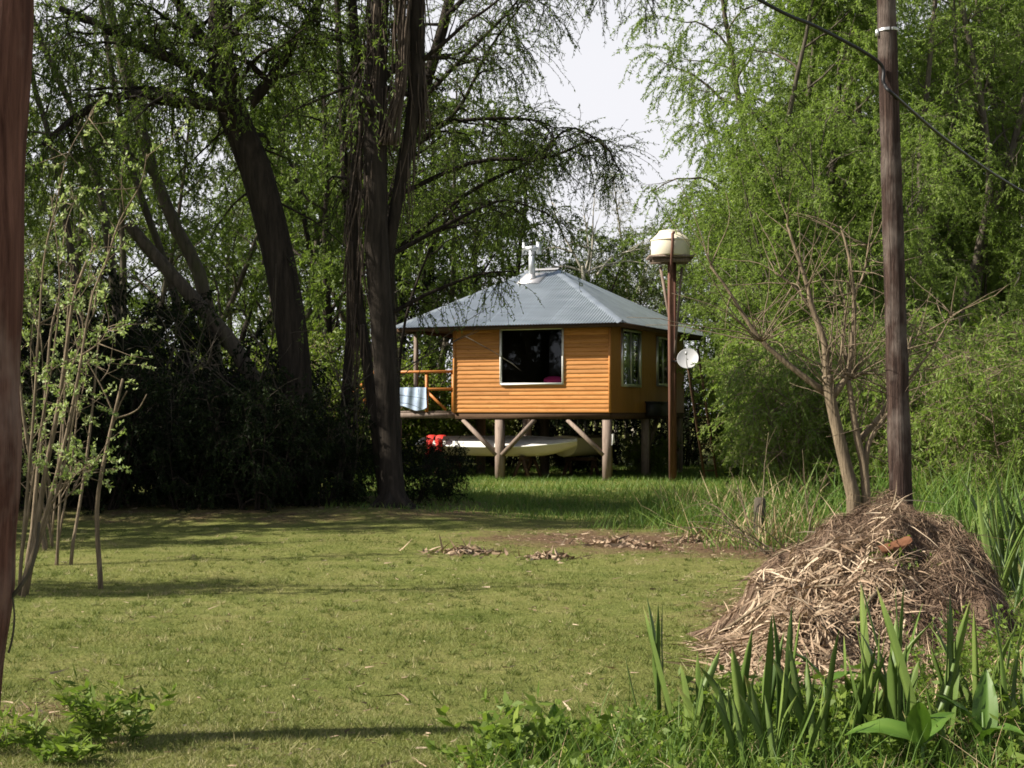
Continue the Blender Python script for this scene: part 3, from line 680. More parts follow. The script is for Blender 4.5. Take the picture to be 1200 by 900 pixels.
special('flowering_shrub', 'pale stemmed shrub with whitish green spring leaf tufts beside the reddish pole', at(24, 693, Yp), w, l, 'bark_tan', 'blossom')
fs = [o for o in COL.objects if o.name == 'flowering_shrub'][0]
for px, Yd, rz, s_, lab in [(70, 16.2, 1.3, .92, 'second pale leaved shrub, behind the one beside the reddish pole'), (62, 18.5, 2.9, .85, 'pale leaved shrub farthest back, behind the other two')]:
    c = copy_tree(fs); c.location = on(px, Yd); c.rotation_euler = (0, 0, rz); c.scale = (s_, s_, s_); c['label'] = lab; c['group'] = 'pale leaved shrubs by the reddish pole'
fs['group'] = 'pale leaved shrubs by the reddish pole'
# bare sapling
w = MB()
for pts, r0, r1 in [([(119, 690), (115, 640), (114, 590), (122, 540), (133, 490), (144, 444)], .026, .012), ([(136, 492), (120, 455), (100, 420)], .009, .005), ([(134, 490), (150, 486), (163, 478), (172, 462)], .009, .005), ([(130, 505), (140, 475), (149, 458)], .009, .006)]:
    B = pth(pts, 14.1, 12); B = rooted(B) if pts[0][1] > 680 else B; w.tube(B, np.linspace(r0, r1, 12), 7)
tag(w.build('bare_sapling', M['bark_tan'], smooth=True), 'thin leafless sapling with cut forked top standing on the shaded lawn', 'sapling')

# ------------------------------------------------------------------ poles and cable
w = MB(); P = smooth_path([at(-36, 880, 7.4), at(-18, 710, 7.4), at(-10, 560, 7.4), at(-5, 300, 7.42), at(8, 0, 7.45), at(22, -300, 7.5)], 40)
P[0, 2] = -.1; rr = .130 * (1 + .05 * np.sin(np.arange(40) * .9)) * np.interp(np.linspace(0, 1, 40), [0, .3, 1], [.86, 1, .95]); rr[17:19] *= 1.06
w.tube(P, rr, 20)
t = empty('wooden_pole', (P[0, 0], P[0, 1], 0), 0, 'reddish brown weathered wooden pole cut by the frame edge', 'pole')
w.V = [v - np.array([P[0, 0], P[0, 1], 0]) for v in w.V]; w.build('pole', M['redpole'], t, smooth=True)
s = MB(); B = pth([(8, 705), (22, 690), (36, 668), (43, 640), (46, 612)], 7.4, 12); s.tube(B, np.linspace(.012, .006, 12), 7)
B = pth([(10, 765), (14, 750), (17, 725), (15, 700)], 7.38, 8); s.tube(B, np.linspace(.006, .004, 8), 6)
s.V = [v - np.array([P[0, 0], P[0, 1], 0]) for v in s.V]; s.build('side_shoot', M['bark_grey'], t, smooth=True)

Yq = 14.0; b = on(1058, Yq); top = at(1038.5, 0, Yq); ext = b + (top - b) * 1.35
w = MB(); n = 48; P = b + (ext - b) * np.linspace(0, 1, n)[:, None]; P[0, 2] -= .2
rg = np.random.default_rng(5); rr = np.linspace(.108, .080, n) * (1 + rg.normal(0, .03, n)); w.tube(P, rr, 20)
t = empty('utility_pole', b, 0, 'weathered dark brown utility pole behind the straw heap carrying a black cable', 'utility pole')
w.V = [v - b for v in w.V]; w.build('pole', M['pole'], t, smooth=True)
w = MB(); c = at(1040, 37, Yq) - b
for k in range(3): w.tube([c + np.array([math.cos(a) * .094, math.sin(a) * .094, .008 * k + .004 * math.cos(a)]) for a in np.linspace(0, 6.3, 20)], .006, 5)
w.box(c + np.array([-.10, -.03, -.02]), (.03, .03, .06)); w.build('tie_wire', M['alu'], t)
cab = smooth_path([at(640, -150, 11.6), at(890, 0, 12.8), at(960, 33, 13.3), at(1029, 72, 13.86), at(1036, 98, 13.88), at(1053, 116, 13.96), at(1120, 172, 16), at(1200, 225, 19), at(1330, 292, 24)], 60)
w = MB(); w.tube(cab, .016, 7); tag(w.build('power_cable', M['cable'], smooth=True), 'sagging black cable crossing the utility pole', 'cable')

# ------------------------------------------------------------------ the stilt house (local frame: x along the front towards its right corner, y into the house)
TH = math.radians(-22.9); H0 = np.array([2.33, 36.65, 0.0])
HX = np.array([math.cos(TH), math.sin(TH), 0]); HY = np.array([-math.sin(TH), math.cos(TH), 0])
def hw(x, y, z): return H0 + HX * x + HY * y + UP * z
house = empty('stilt_house', H0, TH, 'orange pine cabin on wooden stilts under a grey corrugated hip roof', 'house')
WL, DP, Z0, Z1 = 4.07, 6.2, 1.63, 3.98
rng = np.random.default_rng(201)
def siding(a, b, z0, z1, holes, pitch=.104):
    """lapped boards in local (u,z): a,b = plan points, outward normal to the right of a->b"""
    mb = MB(); a, b = np.array(a, float), np.array(b, float); Lw = np.linalg.norm(b - a); u = (b - a) / Lw; nn = np.array([u[1], -u[0]])
    nb = int(math.ceil((z1 - z0) / pitch))
    for k in range(nb):
        lo, hi = z0 + k * pitch, min(z0 + (k + 1) * pitch, z1)
        cuts = sorted({lo, hi} | {z for h in holes for z in (h[2], h[3]) if lo < z < hi})
        joint = rng.uniform(.3, .7) * Lw; vv = rng.random(2)
        for c0, c1 in zip(cuts[:-1], cuts[1:]):
            iv = [(0, joint, vv[0]), (joint, Lw, vv[1])]
            for h in holes:
                if h[2] < (c0 + c1) / 2 < h[3]:
                    iv = [(p, q, v) for (s0, s1, v) in iv for (p, q) in ((s0, min(s1, h[0])), (max(s0, h[1]), s1)) if q - p > 1e-3]
            for s0, s1, v in iv:
                off = lambda z: .016 * (1 - (z - lo) / pitch) + .004
                prof = [(c0 + (.012 if c0 == lo else 0), off(c0) - .002), ((c0 + c1) / 2, off((c0 + c1) / 2)), (c1, off(c1))]
                if c0 == lo: prof = [(c0, -.004), (c0 + .006, off(c0) * .7)] + prof
                P = np.array([[[*(a + u * s + nn * o), z] for s in (s0, s1)] for z, o in prof]); mb.grid(P, v)
    return mb
FW = (-2.82, -1.185, 2.33, 3.67)
siding((-WL, 0), (0, 0), Z0, Z1, [(FW[0] + WL, FW[1] + WL, FW[2], FW[3])]).build('wall', M['siding'], house)
SW = [(0.86, 2.26, 2.30, 3.66), (3.69, 4.75, 2.36, 3.60)]
def flatwall(a, b, z0, z1, holes, boards=.6):
    mb = MB(); a, b = np.array(a, float), np.array(b, float); Lw = np.linalg.norm(b - a); u = (b - a) / Lw
    us = sorted({0, Lw} | {q for h in holes for q in h[:2]} | set(np.arange(boards, Lw, boards)));
    for s0, s1 in zip(us[:-1], us[1:]):
        v = rng.random(); zs = sorted({z0, z1} | {q for h in holes for q in h[2:] if h[0] <= (s0 + s1) / 2 <= h[1]})
        for c0, c1 in zip(zs[:-1], zs[1:]):
            if any(h[0] < (s0 + s1) / 2 < h[1] and h[2] < (c0 + c1) / 2 < h[3] for h in holes): continue
            mb.grid(np.array([[[*(a + u * s), z] for s in (s0, s1)] for z in (c0, c1)]), v)
    return mb
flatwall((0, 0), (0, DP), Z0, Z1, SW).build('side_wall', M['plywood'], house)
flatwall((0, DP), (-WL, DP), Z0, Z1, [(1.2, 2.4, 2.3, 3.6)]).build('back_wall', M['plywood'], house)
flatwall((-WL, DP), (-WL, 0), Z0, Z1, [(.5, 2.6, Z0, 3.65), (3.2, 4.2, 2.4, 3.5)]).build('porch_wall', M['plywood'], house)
for x in (.012, -WL - .012):
    mb = MB(); mb.box((x, -.012, (Z0 + Z1) / 2), (.05, .07, Z1 - Z0)); mb.build('corner_board', M['siding'], house)
# inside of the room
mb = MB()
for a, b, h in [((-WL + .1, .1), (-.1, .1), [(FW[0] + WL - .1, FW[1] + WL - .1, FW[2], FW[3])]), ((-.1, .1), (-.1, DP - .1), [(s[0] - .1, s[1] - .1, s[2], s[3]) for s in SW]), ((-.1, DP - .1), (-WL + .1, DP - .1), [(1.1, 2.3, 2.3, 3.6)]), ((-WL + .1, DP - .1), (-WL + .1, .1), [])]:
    m2 = flatwall(a, b, Z0 + .05, 3.9, h); mb.add(np.concatenate(m2.V), np.concatenate(m2.Q))
mb.box((-WL / 2, DP / 2, 1.66), (WL - .2, DP - .2, .04)); mb.box((-WL / 2, DP / 2, 3.91), (WL - .2, DP - .2, .04))
mb.build('room_lining', M['room'], house)
def window(cx, cy, ax, w_, h_, zc, fm, fr=.05, mull=0, nm='window'):
    """ax: local unit vector along the wall; frame ring + glass"""
    ax = np.array(ax, float); nn = np.array([ax[1], -ax[0]]); R = np.array([[ax[0], nn[0], 0], [ax[1], nn[1], 0], [0, 0, 1]]); c = np.array([cx, cy, zc]) + np.append(nn * .01, 0)
    f = MB(); o = lambda u, z: c + R @ np.array([u, 0, z])
    f.box(o(-w_ / 2, 0), (fr, .09, h_ + fr), R); f.box(o(w_ / 2, 0), (fr, .09, h_ + fr), R)
    f.box(o(0, h_ / 2), (w_ - fr, .086, fr), R); f.box(o(0, -h_ / 2), (w_ - fr, .12, fr * 1.3), R)
    for k in range(mull): f.box(o(-w_ / 2 + w_ * (k + 1) / (mull + 1), 0), (fr * .7, .05, h_ - fr), R)
    fo = f.build(nm, M[fm], house)
    gl = MB(); gl.grid(np.array([[o(u, z) for u in (-w_ / 2, w_ / 2)] for z in (-h_ / 2, h_ / 2)])); gl.build('pane', M['glass'], fo)
    return fo
window((FW[0] + FW[1]) / 2, 0, (1, 0), FW[1] - FW[0], FW[3] - FW[2], (FW[2] + FW[3]) / 2, 'white', .036)
for s in SW:
    fo = window(0, (s[0] + s[1]) / 2, (0, 1), s[1] - s[0], s[3] - s[2], (s[2] + s[3]) / 2, 'alu', .055, 1)
    for k, (u0, u1) in enumerate(((.02, .42), (.62, .98)) if s[0] < 2 else ((.02, .35),)):
        cu = MB(); uu = np.linspace(s[0] + (s[1] - s[0]) * u0, s[0] + (s[1] - s[0]) * u1, 24)
        cu.grid(np.array([[[-.16 + .03 * math.sin(q * 40), q, z] for q in uu] for z in (s[2] - .1, s[3])])); cu.build('curtain', M['curtain'], fo, smooth=True)
cushion = MB(); th = np.linspace(0, math.pi, 9); cushion.lathe([(.005 + .26 * math.sin(a) ** .7, -.11 * math.cos(a)) for a in th], 20)
for i in range(len(cushion.V)): cushion.V[i] = cushion.V[i] * [1, .5, 1]
co = cushion.build('cushion', M['pink'], smooth=True); co.location = hw(-1.50, .165, 2.41); co.rotation_euler = (0, 0, TH)
tag(co, 'bright pink cushion on the sill inside the big front window', 'cushion')
mb = MB(); mb.box((-1.9, .31, 2.28), (1.6, .40, .04)); mb.build('window_seat', M['room'], house)

# roof: eave rectangle in local x,y ; front eave corner at (0.5,-0.5)
ex0, ex1, ey0, ey1 = -5.48, .5, -.5, 6.74; ze = 3.77; zr = 5.42
rx0, rx1, ry = -3.2, -2.58, 3.1
roof = MB(); A_, pitch_ = .011, .076
def slope(c0, c1, r0, r1):
    """corrugated face between eave corners c0->c1 and ridge points r0->r1"""
    c0, c1, r0, r1 = [np.array(q, float) for q in (c0, c1, r0, r1)]
    u = nrm(c1 - c0); Lw = np.linalg.norm(c1 - c0); nn = nrm(np.cross(u, r0 - c0)); up_ = np.cross(nn, u)
    h = (r0 - c0) @ up_; a0, a1 = (r0 - c0) @ u, (r1 - c0) @ u
    s = np.arange(0, Lw, pitch_ / 6); f = np.clip(np.minimum(s / a0, (Lw - s) / max(Lw - a1, 1e-3)), .0005, 1)
    off = A_ * np.sin(2 * math.pi * s / pitch_)
    rows = [c0 + u * s[:, None] + nn * off[:, None] + up_ * (h * f * k)[:, None] for k in (0, .25, .5, .75, 1)]
    rows[0] = rows[0] - up_ * .05
    roof.grid(np.stack(rows, 1), np.repeat((rng.random(40)[(s / .82).astype(int)] * .7 + .3 * ((s / .82) % 1 < .07))[:, None], 5, 1))
E = {'fl': (ex0, ey0, ze), 'fr': (ex1, ey0, ze), 'br': (ex1, ey1, ze), 'bl': (ex0, ey1, ze)}; Rl, Rr = (rx0, ry, zr), (rx1, ry, zr)
slope(E['fl'], E['fr'], Rl, Rr); slope(E['fr'], E['br'], Rr, Rr); slope(E['br'], E['bl'], Rr, Rl); slope(E['bl'], E['fl'], Rl, Rl)
ro = roof.build('roof', M['roof'], house, smooth=True)
for a, b in (('fl', Rl), ('fr', Rr), ('br', Rr), ('bl', Rl)):
    mb = MB(); a3 = np.array(E[a]); b3 = np.array(b); o = np.array([0, 0, .030])
    d = nrm(b3 - a3); sd = nrm(np.cross(d, UP)); wd = .13
    P = [[p + o - UP * .075 - sd * wd, p + o + UP * .005, p + o - UP * .075 + sd * wd] for p in (a3, b3)]; mb.grid(np.array(P)); mb.build('hip_cap', M['roof'], ro)
mb = MB(); a3, b3 = np.array(Rl) + [-.1, 0, .035], np.array(Rr) + [.1, 0, .035]
mb.grid(np.array([[p + [0, -.16, -.06], p, p + [0, .16, -.06]] for p in (a3, b3)])); mb.build('ridge_cap', M['tin'], ro)
mb = MB(); i_ = .04      # soffit sheet and fascia
sof = [(ex0 + i_, ey0 + i_), (ex1 - i_, ey0 + i_), (ex1 - i_, ey1 - i_), (ex0 + i_, ey1 - i_)]
for a, b in zip(sof, sof[1:] + sof[:1]): mb.bar((*a, ze - .075), (*b, ze - .075), .03, .10)
mb.build('fascia', M['beam'], ro)
mb = MB()
mb.grid(np.array([[[x, y, ze - .035] for y in (ey0 + .06, -.03)] for x in (ex0 + .06, ex1 - .06)])); mb.grid(np.array([[[x, y, ze - .036] for y in (-.03, ey1 - .06)] for x in (.04, ex1 - .06)]))
mb.grid(np.array([[[x, y, ze - .036] for y in (-.03, ey1 - .06)] for x in (ex0 + .06, -WL - .04)])); mb.build('soffit', M['beam'], ro)
# flue
fx, fy, fz = -3.0, 2.45, 5.12
mb = MB(); mb.lathe([(.002, 0), (.085, 0), (.085, .74), (.002, .74)], 18, (fx, fy, fz)); fl = mb.build('flue', M['flue'], ro, smooth=False)
mb = MB(); R = np.array([[0, 0, 1], [0, 1, 0], [-1, 0, 0]])
m2 = MB(); m2.lathe([(.002, -.19), (.082, -.19), (.082, .19), (.002, .19)], 18); mb.add(m2.V[0] @ R.T + [fx, fy, fz + .80], m2.Q[0])
for sx in (-.20, .20): mb.lathe([(.002, -.16), (.075, -.16), (.075, .16), (.002, .16)], 18, (fx + sx, fy, fz + .81))
mb.build('cowl', M['flue'], fl)
mb = MB(); sl = (zr - ze) / (ry - ey0); R = np.array([[1, 0, 0], [0, math.cos(math.atan(sl)), -math.sin(math.atan(sl))], [0, math.sin(math.atan(sl)), math.cos(math.atan(sl))]])
mb.box((fx + .02, fy, ze + (fy - ey0) * sl + .022), (.62, .75, .016), R); mb.lathe([(.13, 0), (.09, .12)], 16, (fx, fy, ze + (fy - ey0) * sl)); mb.build('flashing', M['tin'], fl)
# floor frame, posts, braces
mb = MB(); mb.box((-WL / 2, .06, 1.55), (WL, .10, .15)); mb.box((-.06, DP / 2, 1.55), (.10, DP - .12, .15)); mb.box((-WL + .06, DP / 2, 1.549), (.10, DP - .12, .15)); mb.box((-WL / 2, DP - .06, 1.55), (WL - .2, .10, .15)); mb.box((-WL / 2, 3.1, 1.54), (WL - .2, .10, .16))
for y in np.arange(.5, DP - .2, .6): mb.box((-WL / 2, y, 1.565), (WL - .22, .05, .12))
mb.box((-WL / 2, DP / 2, 1.627), (WL - .02, DP - .02, .02)); mb.build('floor_beams', M['beam'], house)
def zl(x, y):
    p = hw(x, y, 0); return float(gz(p[0], p[1]))
for x, y in [(-.1, .12), (-2.9, .12), (-.1, 3.1), (-2.9, 3.1), (-4.75, 3.1), (-.1, 6.0), (-2.2, 6.0), (-4.6, 6.0), (-5.75, .12)]:
    mb = MB(); z = zl(x, y); mb.box((x, y, (1.475 + z - .1) / 2), (.19, .19, 1.475 - z + .1), v=rng.random()); mb.build('post', M['postwood'], house)
for a, b in [((-2.9, .10, .52), (-3.88, .10, 1.46)), ((-2.9, .10, .52), (-1.95, .10, 1.46)), ((-.1, .10, .55), (-1.10, .10, 1.46)), ((-.1, 3.1, .55), (-.1, 4.1, 1.46)), ((-.1, 6.0, .55), (-.1, 5.0, 1.46))]:
    mb = MB(); d = nrm(np.array(b) - np.array(a)); mb.bar(np.array(a) + d * .1 - [0, .02, 0], b - np.array([0, .02, 0]), .09, .12, v=rng.random(), up=(0, 1, 0)); mb.build('brace', M['postwood'], house)
# porch deck with railing and stair
mb = MB()
for k in range(22): mb.box((-WL - 1.35, .25 + k * .14, 1.655), (2.62, .125, .035), v=rng.random())
mb.box((-WL - 1.35, .2, 1.56), (2.62, .06, .14)); mb.box((-WL - 1.35, 3.2, 1.56), (2.62, .06, .14)); mb.box((-WL - 2.62, 1.7, 1.561), (.06, 2.9, .14)); mb.build('deck', M['postwood'], house)
for x in (-WL - .12, -WL - .86, -WL - 1.75, -WL - 2.6):
    mb = MB(); mb.box((x, .16, 2.15), (.06, .07, 1.0)); mb.build('rail_post', M['rail'], house)
mb = MB()
for z in (2.66, 2.22): mb.bar((-WL - 2.65, .115, z), (-WL - .03, .115, z), .035, .07, v=.6)
mb.bar((-WL - .86, .10, 2.20), (-WL - .3, .10, 1.70), .03, .06); mb.build('railing', M['rail'], house)
mb = MB(); mb.box((-WL - 1.28, .40, 2.9), (.09, .09, 1.72)); mb.build('porch_post', M['postwood'], house)
st = MB(); sa, sb = np.array([-WL - 2.7, .9, 1.62]), np.array([-WL - 4.6, .9, .03])
for dy in (-.42, .42): st.bar(sa + [0, dy, 0], sb + [0, dy, 0], .05, .20)
for k in range(8):
    p = sa + (sb - sa) * (k + .5) / 8; st.box(p + [0, 0, .03], (.24, .79, .035))
so = st.build('stair', M['postwood'], house)
st = MB(); o = np.array([0, -.47, .85])
st.bar(sa + o, sb + o, .05, .09)
for f in (.04, .5, .94): p = sa + (sb - sa) * f + [0, -.47, 0]; st.box(p + [0, 0, .42], (.06, .06, .9))
st.build('handrail', M['rail'], so)

# cloth over the rail
cl = MB(); u = np.linspace(-WL - 1.62, -WL - .82, 34); t = np.linspace(0, 1, 14)
P = np.array([[[x, .115 - .035 * math.cos(q * 2.4) - .05 - .018 * math.sin(x * 22 + q * 2) - .015 * math.sin(x * 9), 2.262 - q * (.52 + .06 * math.sin(x * 7)) + (0.0 if q else .005)] for x in u] for q in t])
cl.grid(P); P2 = P.copy(); P2[:, :, 1] = .235 - P[:, :, 1] ; P2[:, :, 2] = 2.262 - t[:, None] * .35; cl.grid(P2)
cl.grid(np.stack([P[0], P2[0]]))
o = cl.build('towel', M['blue'], smooth=True); o.location = H0; o.rotation_euler = (0, 0, TH); tag(o, 'crumpled blue and white towel hung over the porch rail', 'towel')

# boat on trestles, second hull, red life jacket
def hull(L, B, Dp, bow, n=24, m=9, stern=.75):
    t = np.linspace(0, 1, n); w_ = B / 2 * np.minimum(1, (stern + (1 - stern) * np.sin(np.minimum(t / .5, 1) * math.pi / 2))) * np.where(t > .55, np.clip(1 - ((t - .55) / .45) ** 2.2, .015, 1), 1)
    sh = .10 * (t - .4) ** 2; keel = -Dp * np.where(t > .75, 1 - ((t - .75) / .25) ** 2 * .8, 1)
    a = np.linspace(-math.pi / 2, math.pi / 2, m)
    P = np.array([[[t[i] * L, w_[i] * math.sin(q), sh[i] + (keel[i] - sh[i]) * (math.cos(q) ** .7 if abs(q) < 1.57 else 0)] for q in a] for i in range(n)])
    dk = np.array([[[t[i] * L, w_[i] * .97 * s_, sh[i] + .012 + .05 * (1 - s_ * s_)] for s_ in np.linspace(-1, 1, 7)] for i in range(n)])
    return P, dk, w_, sh
bx0, by0 = -5.35, .72
P, dk, w_, sh = hull(4.25, .95, .34, 1)
boat = empty('boat', hw(bx0, by0, .90), TH, 'white boat with pointed bow stored on trestles under the house', 'boat')
boat.rotation_euler = (math.radians(15), 0, TH); mb = MB(); mb.grid(P); mb.grid(np.stack([P[0], np.repeat(P[0].mean(0)[None], P.shape[1], 0)])); mb.build('hull', M['hull'], boat, smooth=True)
mb = MB(); mb.grid(dk); mb.build('deck', M['boat'], boat, smooth=True)
mb = MB(); mb.tube(np.array([P[i, 0] for i in range(24)]), .022, 6); mb.tube(np.array([P[i, -1] for i in range(24)]), .022, 6); mb.build('gunwale', M['boat'], boat, smooth=True)
P, dk, w_, sh = hull(2.5, .92, .46, 1, stern=.86)
dg = empty('dinghy', hw(-1.72, 1.45, .98), TH + math.radians(82), 'cream dinghy with rounded end beside the white boat under the house', 'dinghy')
mb = MB(); mb.grid(P); mb.grid(np.stack([P[0], np.repeat((P[0].mean(0) - [.18, 0, 0])[None], P.shape[1], 0)])); mb.build('hull', M['hull'], dg, smooth=True)
mb = MB(); mb.grid(dk); mb.grid(np.stack([dk[0], np.repeat((P[0].mean(0) - [.18, 0, 0])[None], 7, 0)])); mb.build('deck', M['hull'], dg, smooth=True)
for x, y, wd, rz, lab in [(-4.6, .80, .9, 0, 'dark trestle under the hidden end of the white boat'), (-2.45, .80, .9, 0, 'dark trestle under the bow of the white boat'), (-1.60, 2.35, .9, 82, 'dark trestle under the cream dinghy')]:
    tr = empty('trestle', hw(x, y, zl(x, y)), TH + math.radians(rz), lab, 'trestle', 'trestles under the boats')
    top_ = .56 if rz == 0 else .47
    mb = MB(); mb.box((0, 0, top_ - .02), (.10, wd, .09)); mb.build('crossbar', M['beam'], tr)
    for s in (-1, 1):
        for f in (-1, 1): mb = MB(); mb.bar((f * .03, s * wd * .40, top_ - .06), (f * .24, s * wd * .45, -.04), .07); mb.build('leg', M['beam'], tr)
mb = MB(); q = np.linspace(0, 1, 12)
for s in (-1, 1):
    mb.grid(np.array([[[s * (.03 + .20 * u_), -.49 - .05 * math.sin(u_ * 3) - .03 * math.sin(z_ * 9 + s), -.02 - .42 * z_] for u_ in q] for z_ in q]))
    mb.grid(np.array([[[s * (.03 + .20 * u_), -.50 + .25 * y_, .06 + .03 * math.sin(u_ * 3.1) - .08 * (y_ == 0)] for u_ in q] for y_ in np.linspace(0, 1, 6)]))
for s in (-.12, .12): mb.tube([(s, -.50, -.06), (s, -.56, -.2), (s, -.53, -.42)], .045, 8)
o = mb.build('life_jacket', M['red'], smooth=True); o.location = hw(-4.75, by0, .98); o.rotation_euler = (0, 0, TH); tag(o, 'red life jacket draped over the white boat', 'life jacket')
# white rag on the corner post, meter box
mb = MB(); mb.grid(np.array([[[.02 + .07 * u_, .03 * math.sin(u_ * 6 + z_ * 2), -.30 * z_ * (1 - .3 * u_)] for u_ in q] for z_ in q])); o = mb.build('rag', M['white'], smooth=True); o.location = hw(0, .05, 1.12); o.rotation_euler = (0, 0, TH); tag(o, 'small white rag hanging from the corner stilt', 'rag')
mb = MB(); mb.box((.13, 3.4, 1.72), (.22, 1.3, .34)); mb.box((.135, 3.4, 1.905), (.28, 1.36, .03)); mb.build('meter_box', M['darkmetal'], house)

# ------------------------------------------------------------------ water tank on its tower, dish, ladder
Tw = on(786, 36.0)
tower = empty('tank_tower', Tw, 0, 'tall red brown timber tower carrying the water tank beside the house', 'tower')
def tz(py): return CAMZ + (485 - py) / F * 36.0
def tx(px): return (px - 785) / F * 36.0
zt = tz(303)
mb = MB(); mb.bar((tx(786), 0, -.1), (tx(785), 0, zt), .125, .14, v=.8); mb.bar((tx(791), .3, -.1), (tx(791), .3, zt), .09, .09, v=.4); mb.build('post', M['redpost'], tower)
mb = MB(); mb.bar((tx(788), .12, tz(395)), (tx(774), .15, tz(312)), .06, .08); mb.bar((tx(790), .12, tz(420)), (tx(800), .3, tz(312)), .05, .07); mb.build('brace', M['postwood'], tower)
mb = MB()
for k in range(7): mb.box((0, -.34 + k * .13, zt + .02), (1.06, .115, .045))
mb.box((0, -.25, zt - .06), (.9, .07, .10)); mb.box((0, .30, zt - .06), (.9, .07, .10)); mb.build('platform', M['postwood'], tower)
mb = MB(); mb.tube([(tx(784), -.13, .2), (tx(784), -.13, tz(420)), (tx(784), -.14, tz(330)), (tx(784.5), -.50, tz(297)), (tx(785), -.53, tz(285)), (tx(785), -.50, tz(277)), (tx(787), -.42, tz(275))], .035, 8); mb.build('pipe', M['redpost'], tower)
tank = empty('water_tank', Tw + [0, 0, zt + .045], 0, 'cream round water tank with sloped lid on top of the timber tower', 'water tank')
mb = MB(); tank.scale = (1, 1, .92); r = .455
mb.lathe([(.01, 0), (r * .96, 0), (r, .03), (r, .40), (r * .985, .42), (r * .97, .425), (r * .62, .60), (.01, .605)], 40); mb.build('body', M['tank'], tank, smooth=False)
mb = MB(); mb.lathe([(r * .60, .602), (r * .60, .64), (r * .5, .655), (.01, .66)], 32); mb.build('lid', M['tank'], tank, smooth=False)
mb = MB(); mb.lathe([(r + .004, .385), (r + .014, .39), (r + .014, .415), (r + .004, .42)], 40); mb.build('rim', M['tank'], tank)
# satellite dish
dp = at(806, 420, 35.6)
dish = empty('satellite_dish', dp, 0, 'grey satellite dish fixed to the tower below the eave', 'satellite dish')
mb = MB(); rr_ = np.linspace(.004, .245, 9); mb.lathe([(q, -.05 + .9 * q * q) for q in rr_] + [(.252, .006), (.245, -.004)] + [(q, -.062 + .9 * q * q) for q in rr_[::-1]], 28)
Rm = np.array(Vector((-.25, -1, .42)).normalized().to_track_quat('Z', 'Y').to_matrix()); mb.V = [v @ Rm.T for v in mb.V]; mb.build('reflector', M['dish'], dish, smooth=True)
f_ = Rm @ np.array([0, 0, .30]); mb = MB(); mb.tube([Rm @ np.array([0, -.22, 0]), Rm @ np.array([0, -.16, .17]), f_], .010, 6); mb.box(f_, (.05, .06, .05), Rm); mb.build('feed_arm', M['dish'], dish)
mb = MB(); mb.tube([Rm @ np.array([0, 0, -.06]), (-.1, .16, -.05), (-.33, .32, -.06)], .022, 8); mb.build('bracket', M['darkmetal'], dish)
# leaning ladder
la, lb = np.array([*on(826, 36.4)[:2], 0.0]), at(803, 408, 36.2)
lad = empty('ladder', la, 0, 'weathered wooden ladder leaning beside the dish and the tower', 'ladder'); off = np.array([.32, .22, 0])
mb = MB()
for k in (0, 1): mb = MB(); mb.bar((0, 0, 0) + off * k, lb - la + off * k, .05, .07); mb.build('side_rail', M['beam'], lad)
for f in np.arange(.08, .98, .1): mb = MB(); mb.bar((lb - la) * f, (lb - la) * f + off, .03); mb.build('rung', M['beam'], lad)
# ------------------------------------------------------------------ straw heap
def heap_h(x, y):
    r = np.sqrt(((x - 2.55) / np.where(x < 2.55, .86, .70)) ** 2 + ((y - 10.8) / 1.25) ** 2)
    h = .93 * np.exp(-r ** 2.6)
    h = np.maximum(h, .38 * np.exp(-(((x - 2.05) / .45) ** 2 + ((y - 9.8) / .7) ** 2)))
    h = h + .16 * np.exp(-(((x - 2.4) / .6) ** 2 + ((y - 9.4) / .6) ** 2)) * (h < .6) + (.08) * np.exp(-(((x - 3.4) / .5) ** 2 + ((y - 10.2) / 1.0) ** 2))
    lump = .18 * fnoise(x, y, 41, 3, 3.4) + .06 * fnoise(x, y, 42, 2, 11)
    lump = lump + .11 * np.abs(fnoise(x, y, 44, 2, 7)) * (h > .3) - .03
    return h + lump * np.clip(h * 3, 0, 1) - .065
def heap_z(x, y): return heap_h(x, y) + gz(x, y)
rng = np.random.default_rng(301)
hx0, hy0 = 2.55, 10.3
heap = empty('straw_heap', (hx0, hy0, float(gz(hx0, hy0))), 0, 'big heap of dead reed straw and brown roots at the edge of the lawn', 'straw heap')
hb_ = np.array([hx0, hy0, float(gz(hx0, hy0))])
hxs, hys = np.meshgrid(np.linspace(.6, 4.9, 130), np.linspace(8.1, 13, 130), indexing='ij')
mb = MB(); mb.grid(np.stack([hxs, hys, heap_z(hxs, hys)], -1) - hb_, np.clip(.12 + .1 * fnoise(hxs, hys, 6, 3, 6), 0, .4)); mb.build('soil_core', M['straw'], heap, smooth=True)
def stalks(n, x, y, Lr, Wr, vr, lift=.10, spread=.8, down=1.0):
    e = .03; gx = (heap_z(x + e, y) - heap_z(x - e, y)) / (2 * e); gy = (heap_z(x, y + e) - heap_z(x, y - e)) / (2 * e)
    a = rng.normal(0, spread, n); dx, dy = -gx - .25, -gy - .25
    nn_ = np.sqrt(dx ** 2 + dy ** 2) + 1e-6; dx, dy = dx / nn_ * down, dy / nn_ * down
    ca, sa_ = np.cos(a), np.sin(a); dx, dy = dx * ca - dy * sa_, dx * sa_ + dy * ca
    D = np.stack([dx, dy, gx * dx + gy * dy + rng.normal(lift, .24, n)], -1)
    P = np.stack([x, y, heap_z(x, y) + rng.uniform(-.01, .05, n)], -1) - hb_
    bend = np.stack([rng.normal(0, .12, n), rng.normal(0, .12, n), -rng.uniform(.02, .3, n)], -1)
    mb = MB(); mb.blades(P, D, rng.uniform(*Lr, n), rng.uniform(*Wr, n), bend, rng, np.clip(rng.normal(*vr, n) + .16 * fnoise(x, y, 43, 3, 5.0), 0, 1), seg=3); return mb
